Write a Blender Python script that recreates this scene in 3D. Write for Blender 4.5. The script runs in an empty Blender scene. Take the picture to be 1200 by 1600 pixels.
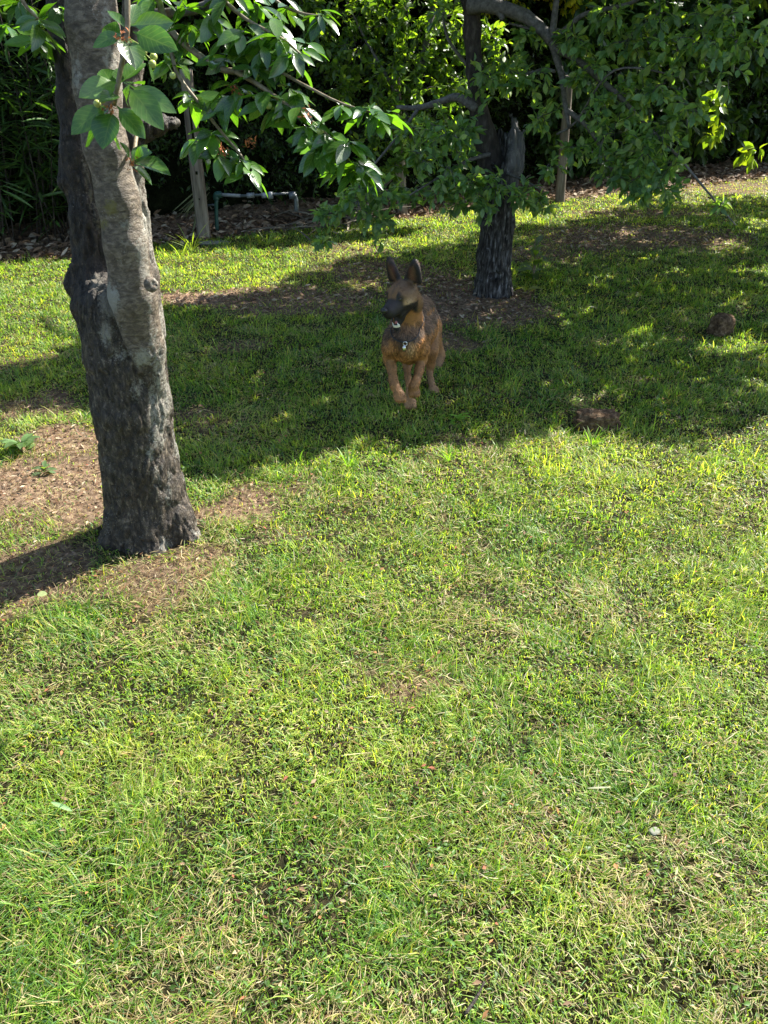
import bpy, math, random
import numpy as np
from mathutils import Vector, Matrix
rad = math.radians
SC = bpy.context.scene
COL = SC.collection
RNG = np.random.default_rng(7)
random.seed(7)

# ------------------------------------------------------------------ camera, sky, sun, exposure
CAM_H, PITCH, FPX = 1.5, rad(30.7), 1202.0
cam_d = bpy.data.cameras.new('camera'); cam = bpy.data.objects.new('camera', cam_d); COL.objects.link(cam)
cam.location = (0, 0, CAM_H); cam.rotation_euler = (math.pi/2 - PITCH, 0, 0)
cam_d.sensor_fit = 'VERTICAL'; cam_d.sensor_height = 24; cam_d.lens = 24*FPX/1600
cam_d.clip_start = 0.05; cam_d.clip_end = 2000
SC.camera = cam
SUN_EL = rad(47); SUN_H = np.array([0.81, 0.586]); SUN_H = SUN_H/np.linalg.norm(SUN_H)
SUN_DIR = np.array([SUN_H[0]*math.cos(SUN_EL), SUN_H[1]*math.cos(SUN_EL), math.sin(SUN_EL)])
w = bpy.data.worlds.new("World"); SC.world = w; w.use_nodes = True
nt = w.node_tree; bg = nt.nodes['Background']
sky = nt.nodes.new('ShaderNodeTexSky'); sky.sky_type = 'NISHITA'; sky.sun_disc = False
sky.sun_elevation = SUN_EL; sky.sun_rotation = math.atan2(SUN_H[0], SUN_H[1])
sky.air_density = 1.0; sky.dust_density = 1.2
nt.links.new(sky.outputs[0], bg.inputs[0]); bg.inputs[1].default_value = 0.095
sl = bpy.data.lights.new('sun', 'SUN'); sl.energy = 5.0; sl.angle = rad(0.5); sl.color = (1.0, 0.95, 0.86)
so = bpy.data.objects.new('sun', sl); COL.objects.link(so)
so.rotation_euler = Vector(-SUN_DIR).to_track_quat('-Z', 'Y').to_euler(); so.location = (6, 5, 9)
SC.view_settings.view_transform = 'Standard'; SC.view_settings.look = 'None'
SC.view_settings.exposure = 1.84; SC.view_settings.gamma = 1.0; SC.view_settings.use_curve_mapping = False
cy = SC.cycles
cy.max_bounces = 7; cy.diffuse_bounces = 4; cy.glossy_bounces = 2; cy.transmission_bounces = 4
cy.transparent_max_bounces = 4; cy.use_denoising = True; cy.caustics_reflective = False; cy.caustics_refractive = False

# ------------------------------------------------------------------ image <-> world helpers (photo pixels 1200x1600)
CF = np.array([0, math.cos(PITCH), -math.sin(PITCH)]); CU = np.array([0, math.sin(PITCH), math.cos(PITCH)])
C0 = np.array([0, 0, CAM_H])
def ray(px, py):
    return CF + np.array([(px-600)/FPX, 0, 0]) + CU*(800-py)/FPX
def at(px, py, z=0.0):
    d = ray(px, py); return C0 + d*((z-CAM_H)/d[2])
def P(px, py, Y):
    d = ray(px, py); return C0 + d*(Y/d[1])
def proj(p):
    q = np.asarray(p) - C0
    dep = q@CF
    return 600+FPX*q[..., 0]/dep, 800-FPX*(q@CU)/dep, dep
def nrm(v):
    v = np.asarray(v, float); return v/np.maximum(np.linalg.norm(v, axis=-1, keepdims=True), 1e-9)

# ------------------------------------------------------------------ value noise
def _h(ix, iy, iz, seed):
    n = (ix.astype(np.int64)*374761393 + iy.astype(np.int64)*668265263 + iz.astype(np.int64)*2147483647 + seed*974634777)
    n = (n ^ (n >> 13)) * 1274126177
    n = n & 0x7fffffff
    n = (n ^ (n >> 16)) & 0xffff
    return n/65535.0
def vnoise(x, y, z=None, seed=0):
    x = np.asarray(x, float); y = np.asarray(y, float); z = np.zeros_like(x) if z is None else np.asarray(z, float)
    ix, iy, iz = np.floor(x), np.floor(y), np.floor(z)
    fx, fy, fz = x-ix, y-iy, z-iz
    fx, fy, fz = [t*t*(3-2*t) for t in (fx, fy, fz)]
    r = 0
    for a in (0, 1):
        for b in (0, 1):
            for c in (0, 1):
                r = r + _h(ix+a, iy+b, iz+c, seed)*(fx if a else 1-fx)*(fy if b else 1-fy)*(fz if c else 1-fz)
    return r
def fbm(x, y, z=None, o=4, seed=0):
    r = 0; a = .5; s = 0; f = 1.0
    for i in range(o):
        r = r + a*vnoise(np.asarray(x)*f, np.asarray(y)*f, None if z is None else np.asarray(z)*f, seed+i*17); s += a; a *= .5; f *= 2.03
    return r/s
def sstep(a, b, x):
    t = np.clip((x-a)/(b-a), 0, 1); return t*t*(3-2*t)

# ------------------------------------------------------------------ materials
def new_mat(name):
    m = bpy.data.materials.new(name); m.use_nodes = True
    nt = m.node_tree; nt.nodes.clear()
    return m, nt, nt.nodes, nt.links
def node(nt, t, **kw):
    n = nt.nodes.new(t)
    for k, v in kw.items():
        if k.startswith('i_'): n.inputs[k[2:].replace('_', ' ')].default_value = v
        else: setattr(n, k, v)
    return n
def ramp(nt, stops, inp):
    r = nt.nodes.new('ShaderNodeValToRGB'); cr = r.color_ramp
    while len(cr.elements) < len(stops): cr.elements.new(0.5)
    for e, (p, c) in zip(cr.elements, stops):
        e.position = p; e.color = (*c, 1) if len(c) == 3 else c
    nt.links.new(inp, r.inputs[0]); return r
def mixc(nt, f, a, b, bt='MIX'):
    m = nt.nodes.new('ShaderNodeMix'); m.data_type = 'RGBA'; m.blend_type = bt
    for s, v in ((m.inputs[0], f), (m.inputs[6], a), (m.inputs[7], b)):
        if hasattr(v, 'type') and hasattr(v, 'node'): nt.links.new(v, s)
        elif isinstance(v, (int, float)): s.default_value = v
        else: s.default_value = (*v, 1)
    return m.outputs[2]
def noise_n(nt, scale, detail=4, rough=.55, vec=None, dist=0):
    n = nt.nodes.new('ShaderNodeTexNoise'); n.inputs['Scale'].default_value = scale; n.inputs['Detail'].default_value = detail
    n.inputs['Roughness'].default_value = rough; n.inputs['Distortion'].default_value = dist
    if vec is not None: nt.links.new(vec, n.inputs['Vector'])
    return n
def pos(nt): return nt.nodes.new('ShaderNodeNewGeometry').outputs['Position']
def scaled(nt, vec, s):
    m = nt.nodes.new('ShaderNodeVectorMath'); m.operation = 'MULTIPLY'; nt.links.new(vec, m.inputs[0]); m.inputs[1].default_value = s
    return m.outputs[0]
def bump(nt, h, strength, dist, prev=None):
    b = nt.nodes.new('ShaderNodeBump'); b.inputs['Strength'].default_value = strength; b.inputs['Distance'].default_value = dist
    nt.links.new(h, b.inputs['Height'])
    if prev is not None: nt.links.new(prev, b.inputs['Normal'])
    return b.outputs[0]
def finish(nt, shader):
    o = nt.nodes.new('ShaderNodeOutputMaterial'); nt.links.new(shader, o.inputs[0])

def leaf_mat(name, rough=.45, trans=.45, tint=(1.9, 2.0, .55), veins=False, spec=.5):
    """leaf colour from the mesh attribute 'Col'; light passes through the blade"""
    m, nt, N, L = new_mat(name)
    a = node(nt, 'ShaderNodeAttribute', attribute_name='Col')
    col = a.outputs['Color']
    nz = noise_n(nt, 60, 2, .5, pos(nt))
    rr = ramp(nt, [(.3, (.8, .8, .8)), (.7, (1.15, 1.15, 1.15))], nz.outputs[0])
    col = mixc(nt, 1.0, col, rr.outputs[0], 'MULTIPLY')
    nrmout = None
    if veins:
        uv = node(nt, 'ShaderNodeUVMap', uv_map='UVMap')
        sp = node(nt, 'ShaderNodeSeparateXYZ'); L.new(uv.outputs[0], sp.inputs[0])
        au = node(nt, 'ShaderNodeMath', operation='ABSOLUTE'); L.new(sp.outputs[0], au.inputs[0])
        mid = node(nt, 'ShaderNodeMath', operation='LESS_THAN'); L.new(au.outputs[0], mid.inputs[0]); mid.inputs[1].default_value = .055
        # side veins: stripes running forward from the midrib
        k = node(nt, 'ShaderNodeMath', operation='MULTIPLY_ADD'); L.new(au.outputs[0], k.inputs[0]); k.inputs[1].default_value = -.28; L.new(sp.outputs[1], k.inputs[2])
        s = node(nt, 'ShaderNodeMath', operation='MULTIPLY'); L.new(k.outputs[0], s.inputs[0]); s.inputs[1].default_value = 50.0
        sn = node(nt, 'ShaderNodeMath', operation='SINE'); L.new(s.outputs[0], sn.inputs[0])
        v2 = node(nt, 'ShaderNodeMapRange'); L.new(sn.outputs[0], v2.inputs[0]); v2.inputs[1].default_value = .75; v2.inputs[2].default_value = 1.0
        mx = node(nt, 'ShaderNodeMath', operation='MAXIMUM'); L.new(mid.outputs[0], mx.inputs[0]); L.new(v2.outputs[0], mx.inputs[1])
        f = node(nt, 'ShaderNodeMath', operation='MULTIPLY'); L.new(mx.outputs[0], f.inputs[0]); f.inputs[1].default_value = .22
        col = mixc(nt, f.outputs[0], col, (.2, .26, .08))
        inv = node(nt, 'ShaderNodeMath', operation='SUBTRACT'); inv.inputs[0].default_value = 1; L.new(mx.outputs[0], inv.inputs[1])
        nrmout = bump(nt, inv.outputs[0], .10, .001)
    nb = noise_n(nt, 300, 2, .5, pos(nt))
    nrmout = bump(nt, nb.outputs[0], .12, .001, nrmout)
    p = node(nt, 'ShaderNodeBsdfPrincipled'); L.new(col, p.inputs['Base Color']); p.inputs['Roughness'].default_value = rough
    p.inputs['Specular IOR Level'].default_value = spec; L.new(nrmout, p.inputs['Normal'])
    tc = mixc(nt, 1.0, col, tint, 'MULTIPLY')
    t = node(nt, 'ShaderNodeBsdfTranslucent'); L.new(tc, t.inputs[0])
    ms = node(nt, 'ShaderNodeMixShader'); ms.inputs[0].default_value = trans
    L.new(p.outputs[0], ms.inputs[1]); L.new(t.outputs[0], ms.inputs[2]); finish(nt, ms.outputs[0])
    return m

def plain_mat(name, stops, scale=20, rough=.8, spec=.3, bstr=.5, bdist=.004, stretch=(1, 1, 1), metallic=0, detail=5):
    m, nt, N, L = new_mat(name)
    v = scaled(nt, pos(nt), stretch)
    n = noise_n(nt, scale, detail, .6, v)
    r = ramp(nt, stops, n.outputs[0])
    p = node(nt, 'ShaderNodeBsdfPrincipled'); L.new(r.outputs[0], p.inputs['Base Color']); p.inputs['Roughness'].default_value = rough
    p.inputs['Specular IOR Level'].default_value = spec; p.inputs['Metallic'].default_value = metallic
    n2 = noise_n(nt, scale*3, 4, .65, v)
    L.new(bump(nt, n2.outputs[0], bstr, bdist), p.inputs['Normal']); finish(nt, p.outputs[0])
    return m

def attr_mat(name, rough=.8, spec=.3, sheen=0, bscale=200, bstr=.3, bdist=.002):
    m, nt, N, L = new_mat(name)
    a = node(nt, 'ShaderNodeAttribute', attribute_name='Col')
    p = node(nt, 'ShaderNodeBsdfPrincipled'); L.new(a.outputs['Color'], p.inputs['Base Color']); p.inputs['Roughness'].default_value = rough
    p.inputs['Specular IOR Level'].default_value = spec; p.inputs['Sheen Weight'].default_value = sheen
    n2 = noise_n(nt, bscale, 3, .6, pos(nt)); L.new(bump(nt, n2.outputs[0], bstr, bdist), p.inputs['Normal'])
    finish(nt, p.outputs[0]); return m

def ground_mat():
    m, nt, N, L = new_mat('soil_and_thatch')
    a = node(nt, 'ShaderNodeAttribute', attribute_name='dirt')
    n1 = noise_n(nt, 45, 8, .7, pos(nt)); n2 = noise_n(nt, 9, 4, .6, pos(nt)); n3 = noise_n(nt, 180, 4, .7, pos(nt))
    dirt = ramp(nt, [(.3, (.045, .031, .021)), (.46, (.155, .106, .070)), (.66, (.38, .28, .195))], n1.outputs[0])
    thatch = ramp(nt, [(.3, (.010, .012, .005)), (.5, (.028, .028, .012)), (.72, (.075, .062, .03))], n1.outputs[0])
    col = mixc(nt, a.outputs['Fac'], thatch.outputs[0], dirt.outputs[0])
    r2 = ramp(nt, [(.3, (.75, .75, .75)), (.7, (1.2, 1.15, 1.1))], n2.outputs[0])
    col = mixc(nt, 1.0, col, r2.outputs[0], 'MULTIPLY')
    p = node(nt, 'ShaderNodeBsdfPrincipled'); L.new(col, p.inputs['Base Color']); p.inputs['Roughness'].default_value = .95
    p.inputs['Specular IOR Level'].default_value = .1
    b1 = bump(nt, n1.outputs[0], .8, .02); b2 = bump(nt, n3.outputs[0], .6, .006, b1); L.new(b2, p.inputs['Normal'])
    finish(nt, p.outputs[0]); return m

def bark_mat():
    """attribute 'smoothbark' 0 = old dark cracked bark, 1 = smooth grey banded bark; 'lichen' adds pale growth and a painted sunlit rim"""
    m, nt, N, L = new_mat('cherry_bark')
    s = node(nt, 'ShaderNodeAttribute', attribute_name='smoothbark'); li = node(nt, 'ShaderNodeAttribute', attribute_name='lichen_sun_rim')
    ps = pos(nt)
    cr = noise_n(nt, 58, 9, .74, scaled(nt, ps, (1, 1, .5)), .25)
    crk = noise_n(nt, 120, 5, .7, scaled(nt, ps, (1, 1, .55)))
    dark0 = ramp(nt, [(.34, (.011, .0075, .005)), (.48, (.034, .024, .016)), (.57, (.085, .064, .044)), (.68, (.28, .225, .165))], cr.outputs[0])
    wv = nt.nodes.new('ShaderNodeVectorMath'); wv.operation = 'MULTIPLY_ADD'; wn = noise_n(nt, 14, 3, .6, ps); L.new(wn.outputs[1], wv.inputs[0]); wv.inputs[1].default_value = (.03, .03, .03); L.new(ps, wv.inputs[2])
    ve = node(nt, 'ShaderNodeTexVoronoi', feature='DISTANCE_TO_EDGE'); ve.inputs['Scale'].default_value = 62; L.new(scaled(nt, wv.outputs[0], (1, 1, .42)), ve.inputs['Vector'])
    edge = ramp(nt, [(.0, (.25, .25, .25)), (.09, (1, 1, 1))], ve.outputs['Distance'])
    class _D: pass
    dark = _D(); dark.outputs = [mixc(nt, .8, dark0.outputs[0], edge.outputs[0], 'MULTIPLY')]
    lent = noise_n(nt, 40, 8, .72, scaled(nt, ps, (1, 1, 2.0)), .5)
    grey = ramp(nt, [(.32, (.034, .024, .016)), (.48, (.11, .083, .057)), (.62, (.25, .20, .145))], lent.outputs[0])
    # pale crust spots
    vo = node(nt, 'ShaderNodeTexVoronoi'); vo.inputs['Scale'].default_value = 130; L.new(noise_n(nt, 60, 3, .6, ps).outputs[1], vo.inputs['Vector']) if False else L.new(ps, vo.inputs['Vector'])
    spk = noise_n(nt, 12, 3, .6, ps)
    sp = node(nt, 'ShaderNodeMath', operation='MULTIPLY_ADD'); L.new(vo.outputs['Distance'], sp.inputs[0]); sp.inputs[1].default_value = 1.1
    sp2 = node(nt, 'ShaderNodeMath', operation='SUBTRACT'); sp2.inputs[0].default_value = .62; L.new(spk.outputs[0], sp2.inputs[1]); L.new(sp2.outputs[0], sp.inputs[2])
    spots = ramp(nt, [(.16, (1, 1, 1)), (.26, (0, 0, 0))], sp.outputs[0])
    col = mixc(nt, s.outputs['Fac'], dark.outputs[0], grey.outputs[0])
    fsp = node(nt, 'ShaderNodeMath', operation='MULTIPLY'); L.new(spots.outputs[0], fsp.inputs[0]); fsp.inputs[1].default_value = .55
    col = mixc(nt, fsp.outputs[0], col, (.34, .33, .28))
    ln = noise_n(nt, 95, 8, .78, ps)
    lm = node(nt, 'ShaderNodeMath', operation='MULTIPLY_ADD'); L.new(li.outputs['Fac'], lm.inputs[0]); lm.inputs[1].default_value = .5; L.new(ln.outputs[0], lm.inputs[2])
    lr = ramp(nt, [(.72, (0, 0, 0)), (.86, (.8, .8, .8))], lm.outputs[0])
    col = mixc(nt, lr.outputs[0], col, (.33, .315, .265))
    mo = node(nt, 'ShaderNodeAttribute', attribute_name='moss')
    mm = node(nt, 'ShaderNodeMath', operation='MULTIPLY_ADD'); L.new(mo.outputs['Fac'], mm.inputs[0]); mm.inputs[1].default_value = .45; L.new(ln.outputs[0], mm.inputs[2])
    mr = ramp(nt, [(.74, (0, 0, 0)), (.86, (.8, .8, .8))], mm.outputs[0])
    col = mixc(nt, mr.outputs[0], col, (.16, .14, .03))
    ag = node(nt, 'ShaderNodeAttribute', attribute_name='old_bark_shade')
    col = mixc(nt, ag.outputs['Fac'], col, mixc(nt, 1.0, col, (.5, .46, .42), 'MULTIPLY'))  # dark old bark, with the left stem's deep shade put into the colour
    p = node(nt, 'ShaderNodeBsdfPrincipled'); L.new(col, p.inputs['Base Color']); p.inputs['Roughness'].default_value = .6; p.inputs['Specular IOR Level'].default_value = .5
    mh = node(nt, 'ShaderNodeMix'); mh.data_type = 'FLOAT'; L.new(s.outputs['Fac'], mh.inputs[0]); L.new(cr.outputs[0], mh.inputs[2]); L.new(lent.outputs[0], mh.inputs[3])
    eh = node(nt, 'ShaderNodeMix'); eh.data_type = 'FLOAT'; L.new(s.outputs['Fac'], eh.inputs[0]); L.new(edge.outputs[0], eh.inputs[2]); eh.inputs[3].default_value = 1.0
    b0 = bump(nt, eh.outputs[0], .7, .004)
    b1 = bump(nt, mh.outputs[0], .9, .014, b0); b2 = bump(nt, crk.outputs[0], .7, .005, b1); b3 = bump(nt, spots.outputs[0], .3, .003, b2)
    L.new(b3, p.inputs['Normal']); finish(nt, p.outputs[0]); return m

M = {}
M['ground'] = ground_mat()
M['grass'] = leaf_mat('grass_blades', rough=.42, trans=.5, tint=(2.25, 2.1, .54), spec=.3)
M['cherry_leaf'] = leaf_mat('cherry_leaf', rough=.23, trans=.36, tint=(3.0, 3.5, .45), veins=True, spec=.9)
M['apple_leaf'] = leaf_mat('apple_leaf', rough=.42, trans=.45, tint=(2.7, 2.8, .5))
M['hedge_leaf'] = leaf_mat('hedge_leaf', rough=.42, trans=.35, tint=(2.2, 2.3, .4))
M['litter'] = leaf_mat('dry_leaves', rough=.8, trans=.12, tint=(1, 1, 1), spec=.2)
M['bark'] = bark_mat()
M['old_wood'] = plain_mat('weathered_dead_wood', [(.36, (.012, .010, .009)), (.48, (.04, .035, .032)), (.58, (.11, .105, .10)), (.70, (.32, .31, .31))], 60, .75, .3, 1.0, .02, (1, 1, .22), detail=8)
_t = M['old_wood'].node_tree; _p = [n for n in _t.nodes if n.type == 'BSDF_PRINCIPLED'][0]; _s = _p.inputs['Base Color'].links[0].from_socket
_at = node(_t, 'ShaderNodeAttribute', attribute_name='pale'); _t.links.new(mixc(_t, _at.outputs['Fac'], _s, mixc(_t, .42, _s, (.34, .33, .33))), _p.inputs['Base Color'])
M['dark_bark'] = plain_mat('dark_bark', [(.3, (.015, .012, .01)), (.55, (.045, .036, .03)), (.75, (.11, .095, .08))], 40, .85, .3, .9, .012, (1, 1, .4))
M['apple_bark'] = plain_mat('grey_twig_bark', [(.3, (.05, .045, .04)), (.6, (.13, .12, .11)), (.8, (.22, .21, .2))], 50, .75, .3, .7, .006)
M['young_twig'] = plain_mat('young_twig', [(.3, (.09, .06, .03)), (.7, (.24, .2, .12))], 80, .55, .4, .3, .002)
M['post'] = plain_mat('weathered_post_wood', [(.3, (.08, .062, .05)), (.5, (.17, .142, .112)), (.75, (.29, .25, .21))], 30, .85, .2, .8, .006, (1, 1, .12))
M['pipe_grey'] = plain_mat('grey_pipe', [(.3, (.13, .14, .15)), (.7, (.28, .30, .32))], 30, .4, .5, .1, .001)
M['pipe_dark'] = plain_mat('dark_pipe', [(.3, (.05, .06, .07)), (.7, (.11, .13, .14))], 30, .4, .5, .1, .001)
M['pipe_green'] = plain_mat('green_painted_pipe', [(.3, (.015, .06, .05)), (.7, (.035, .11, .09))], 30, .45, .5, .1, .001)
M['clod'] = plain_mat('rusty_brown_earth', [(.3, (.028, .018, .011)), (.5, (.115, .073, .042)), (.72, (.27, .19, .115))], 40, .95, .1, 1.0, .012, detail=7)
M['stone'] = plain_mat('pale_stone', [(.3, (.11, .115, .085)), (.7, (.2, .205, .16))], 60, .8, .3, .6, .003)
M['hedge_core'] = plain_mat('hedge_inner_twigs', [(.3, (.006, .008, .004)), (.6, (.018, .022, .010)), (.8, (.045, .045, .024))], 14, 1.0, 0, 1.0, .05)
M['fruit'] = plain_mat('unripe_cherry', [(.3, (.28, .36, .10)), (.7, (.42, .45, .14))], 20, .25, .5, .1, .001)
M['coat'] = attr_mat('dog_coat', .55, .3, 0, 160, .3, .003)
M['eye'] = plain_mat('dark_eye', [(.3, (.008, .005, .003)), (.7, (.02, .012, .008))], 20, .06, .6, 0, .001)
M['tooth'] = plain_mat('tooth_enamel', [(.3, (.6, .57, .48)), (.7, (.75, .72, .62))], 40, .3, .5, .1, .001)
M['tongue'] = plain_mat('tongue', [(.3, (.28, .09, .08)), (.7, (.42, .15, .13))], 60, .35, .5, .4, .001)
M['nose'] = plain_mat('nose_leather', [(.3, (.006, .006, .007)), (.7, (.018, .018, .02))], 300, .35, .5, .5, .001)
M['collar'] = plain_mat('black_strap', [(.3, (.012, .012, .014)), (.7, (.03, .03, .034))], 100, .55, .4, .3, .001)
M['metal'] = plain_mat('steel', [(.3, (.5, .5, .5)), (.7, (.7, .7, .7))], 40, .28, .5, .1, .001, metallic=1)

# ------------------------------------------------------------------ mesh building
def mk(name, V, faces, mat, parent=None, cols=None, uv=None, smooth=True, attrs=None):
    """V (n,3); faces: list of (m,k) index arrays"""
    me = bpy.data.meshes.new(name)
    V = np.ascontiguousarray(V, np.float32)
    faces = [np.asarray(f, np.int32) for f in faces if len(f)]
    me.vertices.add(len(V)); me.vertices.foreach_set('co', V.ravel())
    li = np.concatenate([f.ravel() for f in faces]); tot = np.concatenate([np.full(len(f), f.shape[1], np.int32) for f in faces])
    st = np.concatenate([[0], np.cumsum(tot)[:-1]]).astype(np.int32)
    me.loops.add(len(li)); me.loops.foreach_set('vertex_index', li)
    me.polygons.add(len(tot)); me.polygons.foreach_set('loop_start', st)
    try: me.polygons.foreach_set('loop_total', tot)
    except Exception: pass
    me.update(calc_edges=True)
    me.polygons.foreach_set('use_smooth', np.full(len(tot), bool(smooth)))
    if cols is not None:
        c = np.ones((len(V), 4), np.float32); c[:, :3] = np.clip(cols, 0, 1)
        a = me.attributes.new('Col', 'FLOAT_COLOR', 'POINT'); a.data.foreach_set('color', c.ravel())
    if uv is not None:
        u = me.uv_layers.new(name='UVMap'); u.data.foreach_set('uv', np.ascontiguousarray(uv[li], np.float32).ravel())
    for k, v in (attrs or {}).items():
        a = me.attributes.new(k, 'FLOAT', 'POINT'); a.data.foreach_set('value', np.ascontiguousarray(v, np.float32))
    me.materials.append(mat)
    o = bpy.data.objects.new(name, me); COL.objects.link(o)
    if parent is not None:
        o.parent = parent; o.matrix_parent_inverse = Matrix.Translation(-parent.location)
    return o
def tag(o, label=None, cat=None, group=None, kind=None):
    if label: o['label'] = label
    if cat: o['category'] = cat
    if group: o['group'] = group
    if kind: o['kind'] = kind
    return o
def thing(name, loc, label, cat, group=None):
    e = bpy.data.objects.new(name, None); e.location = tuple(float(v) for v in loc); e.empty_display_size = .1; COL.objects.link(e)
    return tag(e, label, cat, group)

class Geo:
    """collects vertices / faces / colours of one mesh"""
    def __init__(s): s.V = []; s.F = {3: [], 4: []}; s.C = []; s.U = []; s.n = 0
    def add(s, V, F, C=None, U=None):
        V = np.asarray(V, float).reshape(-1, 3); 
        for f in (F if isinstance(F, list) else [F]):
            f = np.asarray(f)
            if len(f): s.F[f.shape[1]].append(f+s.n)
        s.V.append(V)
        s.C.append(np.ones((len(V), 3))*.1 if C is None else np.broadcast_to(np.asarray(C, float), (len(V), 3)))
        s.U.append(np.zeros((len(V), 2)) if U is None else U)
        s.n += len(V)
    def build(s, name, mat, parent=None, smooth=True, uv=False, attrs=None):
        fs = [np.concatenate(v) for k, v in s.F.items() if v]
        return mk(name, np.concatenate(s.V), fs, mat, parent, np.concatenate(s.C), np.concatenate(s.U) if uv else None, smooth, attrs)

def leaves(g, pos, D, N, L, W, cols, n=4, fold=.3, curl=.25, profile='oval', wave=0.0):
    pos = np.asarray(pos, float); m = len(pos)
    if m == 0: return
    D = nrm(D); B = nrm(np.cross(N, D)); N = np.cross(D, B)
    L = np.broadcast_to(L, m)[:, None, None]; W = np.broadcast_to(W, m)[:, None, None]
    fold = np.broadcast_to(fold, m)[:, None, None]; curl = np.broadcast_to(curl, m)[:, None, None]
    v = np.linspace(0, 1, n+1)
    if profile == 'oval':     # petiole then an oval blade with a pointed tip
        vv = np.clip((v-.1)/.9, 0, 1); wd = np.sin(math.pi*vv**.85)**.8; wd = np.maximum(wd, .04); wd[-1] = .01
    elif profile == 'long':
        wd = np.sin(math.pi*np.clip(v*.92+.06, 0, 1))**.7; wd[-1] = .02
    else:
        wd = np.sqrt(np.clip(np.sin(math.pi*np.clip(v, .02, .98)), 0, 1)); 
    u = np.array([-1, 0, 1.])
    vg = v[None, :, None]; ug = u[None, None, :]; wg = wd[None, :, None]
    al = vg*L
    ac = ug*wg*W/2
    up = fold*np.abs(ug)*wg*W/2 - curl*L*vg**2
    if wave: up = up + wave*W*np.sin(vg*9+np.arange(m)[:, None, None]*1.7)*np.abs(ug)*wg
    al, ac, up = np.broadcast_arrays(al, ac, up)
    X = pos[:, None, None, :] + D[:, None, None, :]*al[..., None] + B[:, None, None, :]*ac[..., None] + N[:, None, None, :]*up[..., None]
    k = (n+1)*3
    base = (np.arange(m)*k)[:, None]
    q = []
    for i in range(n):
        a = i*3
        q.append([a, a+1, a+4, a+3]); q.append([a+1, a+2, a+5, a+4])
    q = np.array(q)
    F = (base[:, :, None]+q[None]).reshape(-1, 4)
    C = np.repeat(np.asarray(cols, float), k, axis=0)
    U = np.broadcast_to(np.stack(np.broadcast_arrays(ug[0], vg[0]), -1)[None], (m, n+1, 3, 2)).reshape(-1, 2)
    g.add(X.reshape(-1, 3), F, C, U)

def tube(g, pts, rads, sides=6, col=None, sub=4, wob=0.0, cap=True):
    pts = np.asarray(pts, float); rads = np.broadcast_to(np.asarray(rads, float), len(pts))
    if sub > 1 and len(pts) > 2:      # Catmull-Rom
        Q = [pts[0]*2-pts[1], *pts, pts[-1]*2-pts[-2]]; R = [rads[0], *rads, rads[-1]]; o = []; r = []
        for i in range(1, len(Q)-2):
            for t in np.arange(sub)/sub:
                a, b, c, d = Q[i-1], Q[i], Q[i+1], Q[i+2]
                o.append(.5*(2*b+(c-a)*t+(2*a-5*b+4*c-d)*t*t+(3*b-a-3*c+d)*t**3)); r.append(R[i]*(1-t)+R[i+1]*t)
        o.append(pts[-1]); r.append(rads[-1]); pts = np.array(o); rads = np.array(r)
    n = len(pts)
    T = np.gradient(pts, axis=0); T = nrm(T)
    ref = np.array([.31, .17, .93]) if abs(nrm(T[0])@np.array([.31, .17, .93])) < .9 else np.array([1, 0, 0.])
    A = nrm(np.cross(T, ref)); B = np.cross(T, A)
    th = np.arange(sides)/sides*2*math.pi
    rr = rads[:, None]*(1+wob*(fbm(np.arange(n)[:, None]*.7+0*th[None], th[None]*1.3+0*np.arange(n)[:, None], seed=5)-.5)*2)
    X = pts[:, None]+(A[:, None]*np.cos(th)[None, :, None]+B[:, None]*np.sin(th)[None, :, None])*rr[..., None]
    i = np.arange(n-1)[:, None]*sides; j = np.arange(sides)[None]; j2 = (j+1) % sides
    F = np.stack([i+j, i+j2, i+sides+j2, i+sides+j], -1).reshape(-1, 4)
    V = X.reshape(-1, 3); Fs = [F]
    if cap:
        V = np.concatenate([V, pts[:1], pts[-1:]]); jj = np.arange(sides); k = n*sides
        Fs.append(np.stack([np.full(sides, k), (jj+1) % sides, jj], -1)); b = (n-1)*sides
        Fs.append(np.stack([np.full(sides, k+1), b+jj, b+(jj+1) % sides], -1))
    g.add(V, Fs, col)

def box(g, c, size, rot=None, col=None, bev=0):
    hx, hy, hz = np.array(size)/2
    b = min(bev, hx, hy, hz)
    s = []
    for z in (-hz, hz):
        pass
    # octagonal-profile box (bevelled vertical edges)
    if b > 0:
        prof = [(-hx+b, -hy), (hx-b, -hy), (hx, -hy+b), (hx, hy-b), (hx-b, hy), (-hx+b, hy), (-hx, hy-b), (-hx, -hy+b)]
    else: prof = [(-hx, -hy), (hx, -hy), (hx, hy), (-hx, hy)]
    k = len(prof)
    V = np.array([(x, y, -hz) for x, y in prof]+[(x, y, hz) for x, y in prof]+[(0, 0, -hz), (0, 0, hz)])
    if rot is not None: V = V@np.asarray(rot).T
    j = np.arange(k); j2 = (j+1) % k
    g.add(V+np.asarray(c), [np.stack([j, j2, k+j2, k+j], -1), np.stack([np.full(k, 2*k), j2, j], -1), np.stack([np.full(k, 2*k+1), k+j, k+j2], -1)], col)

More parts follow.
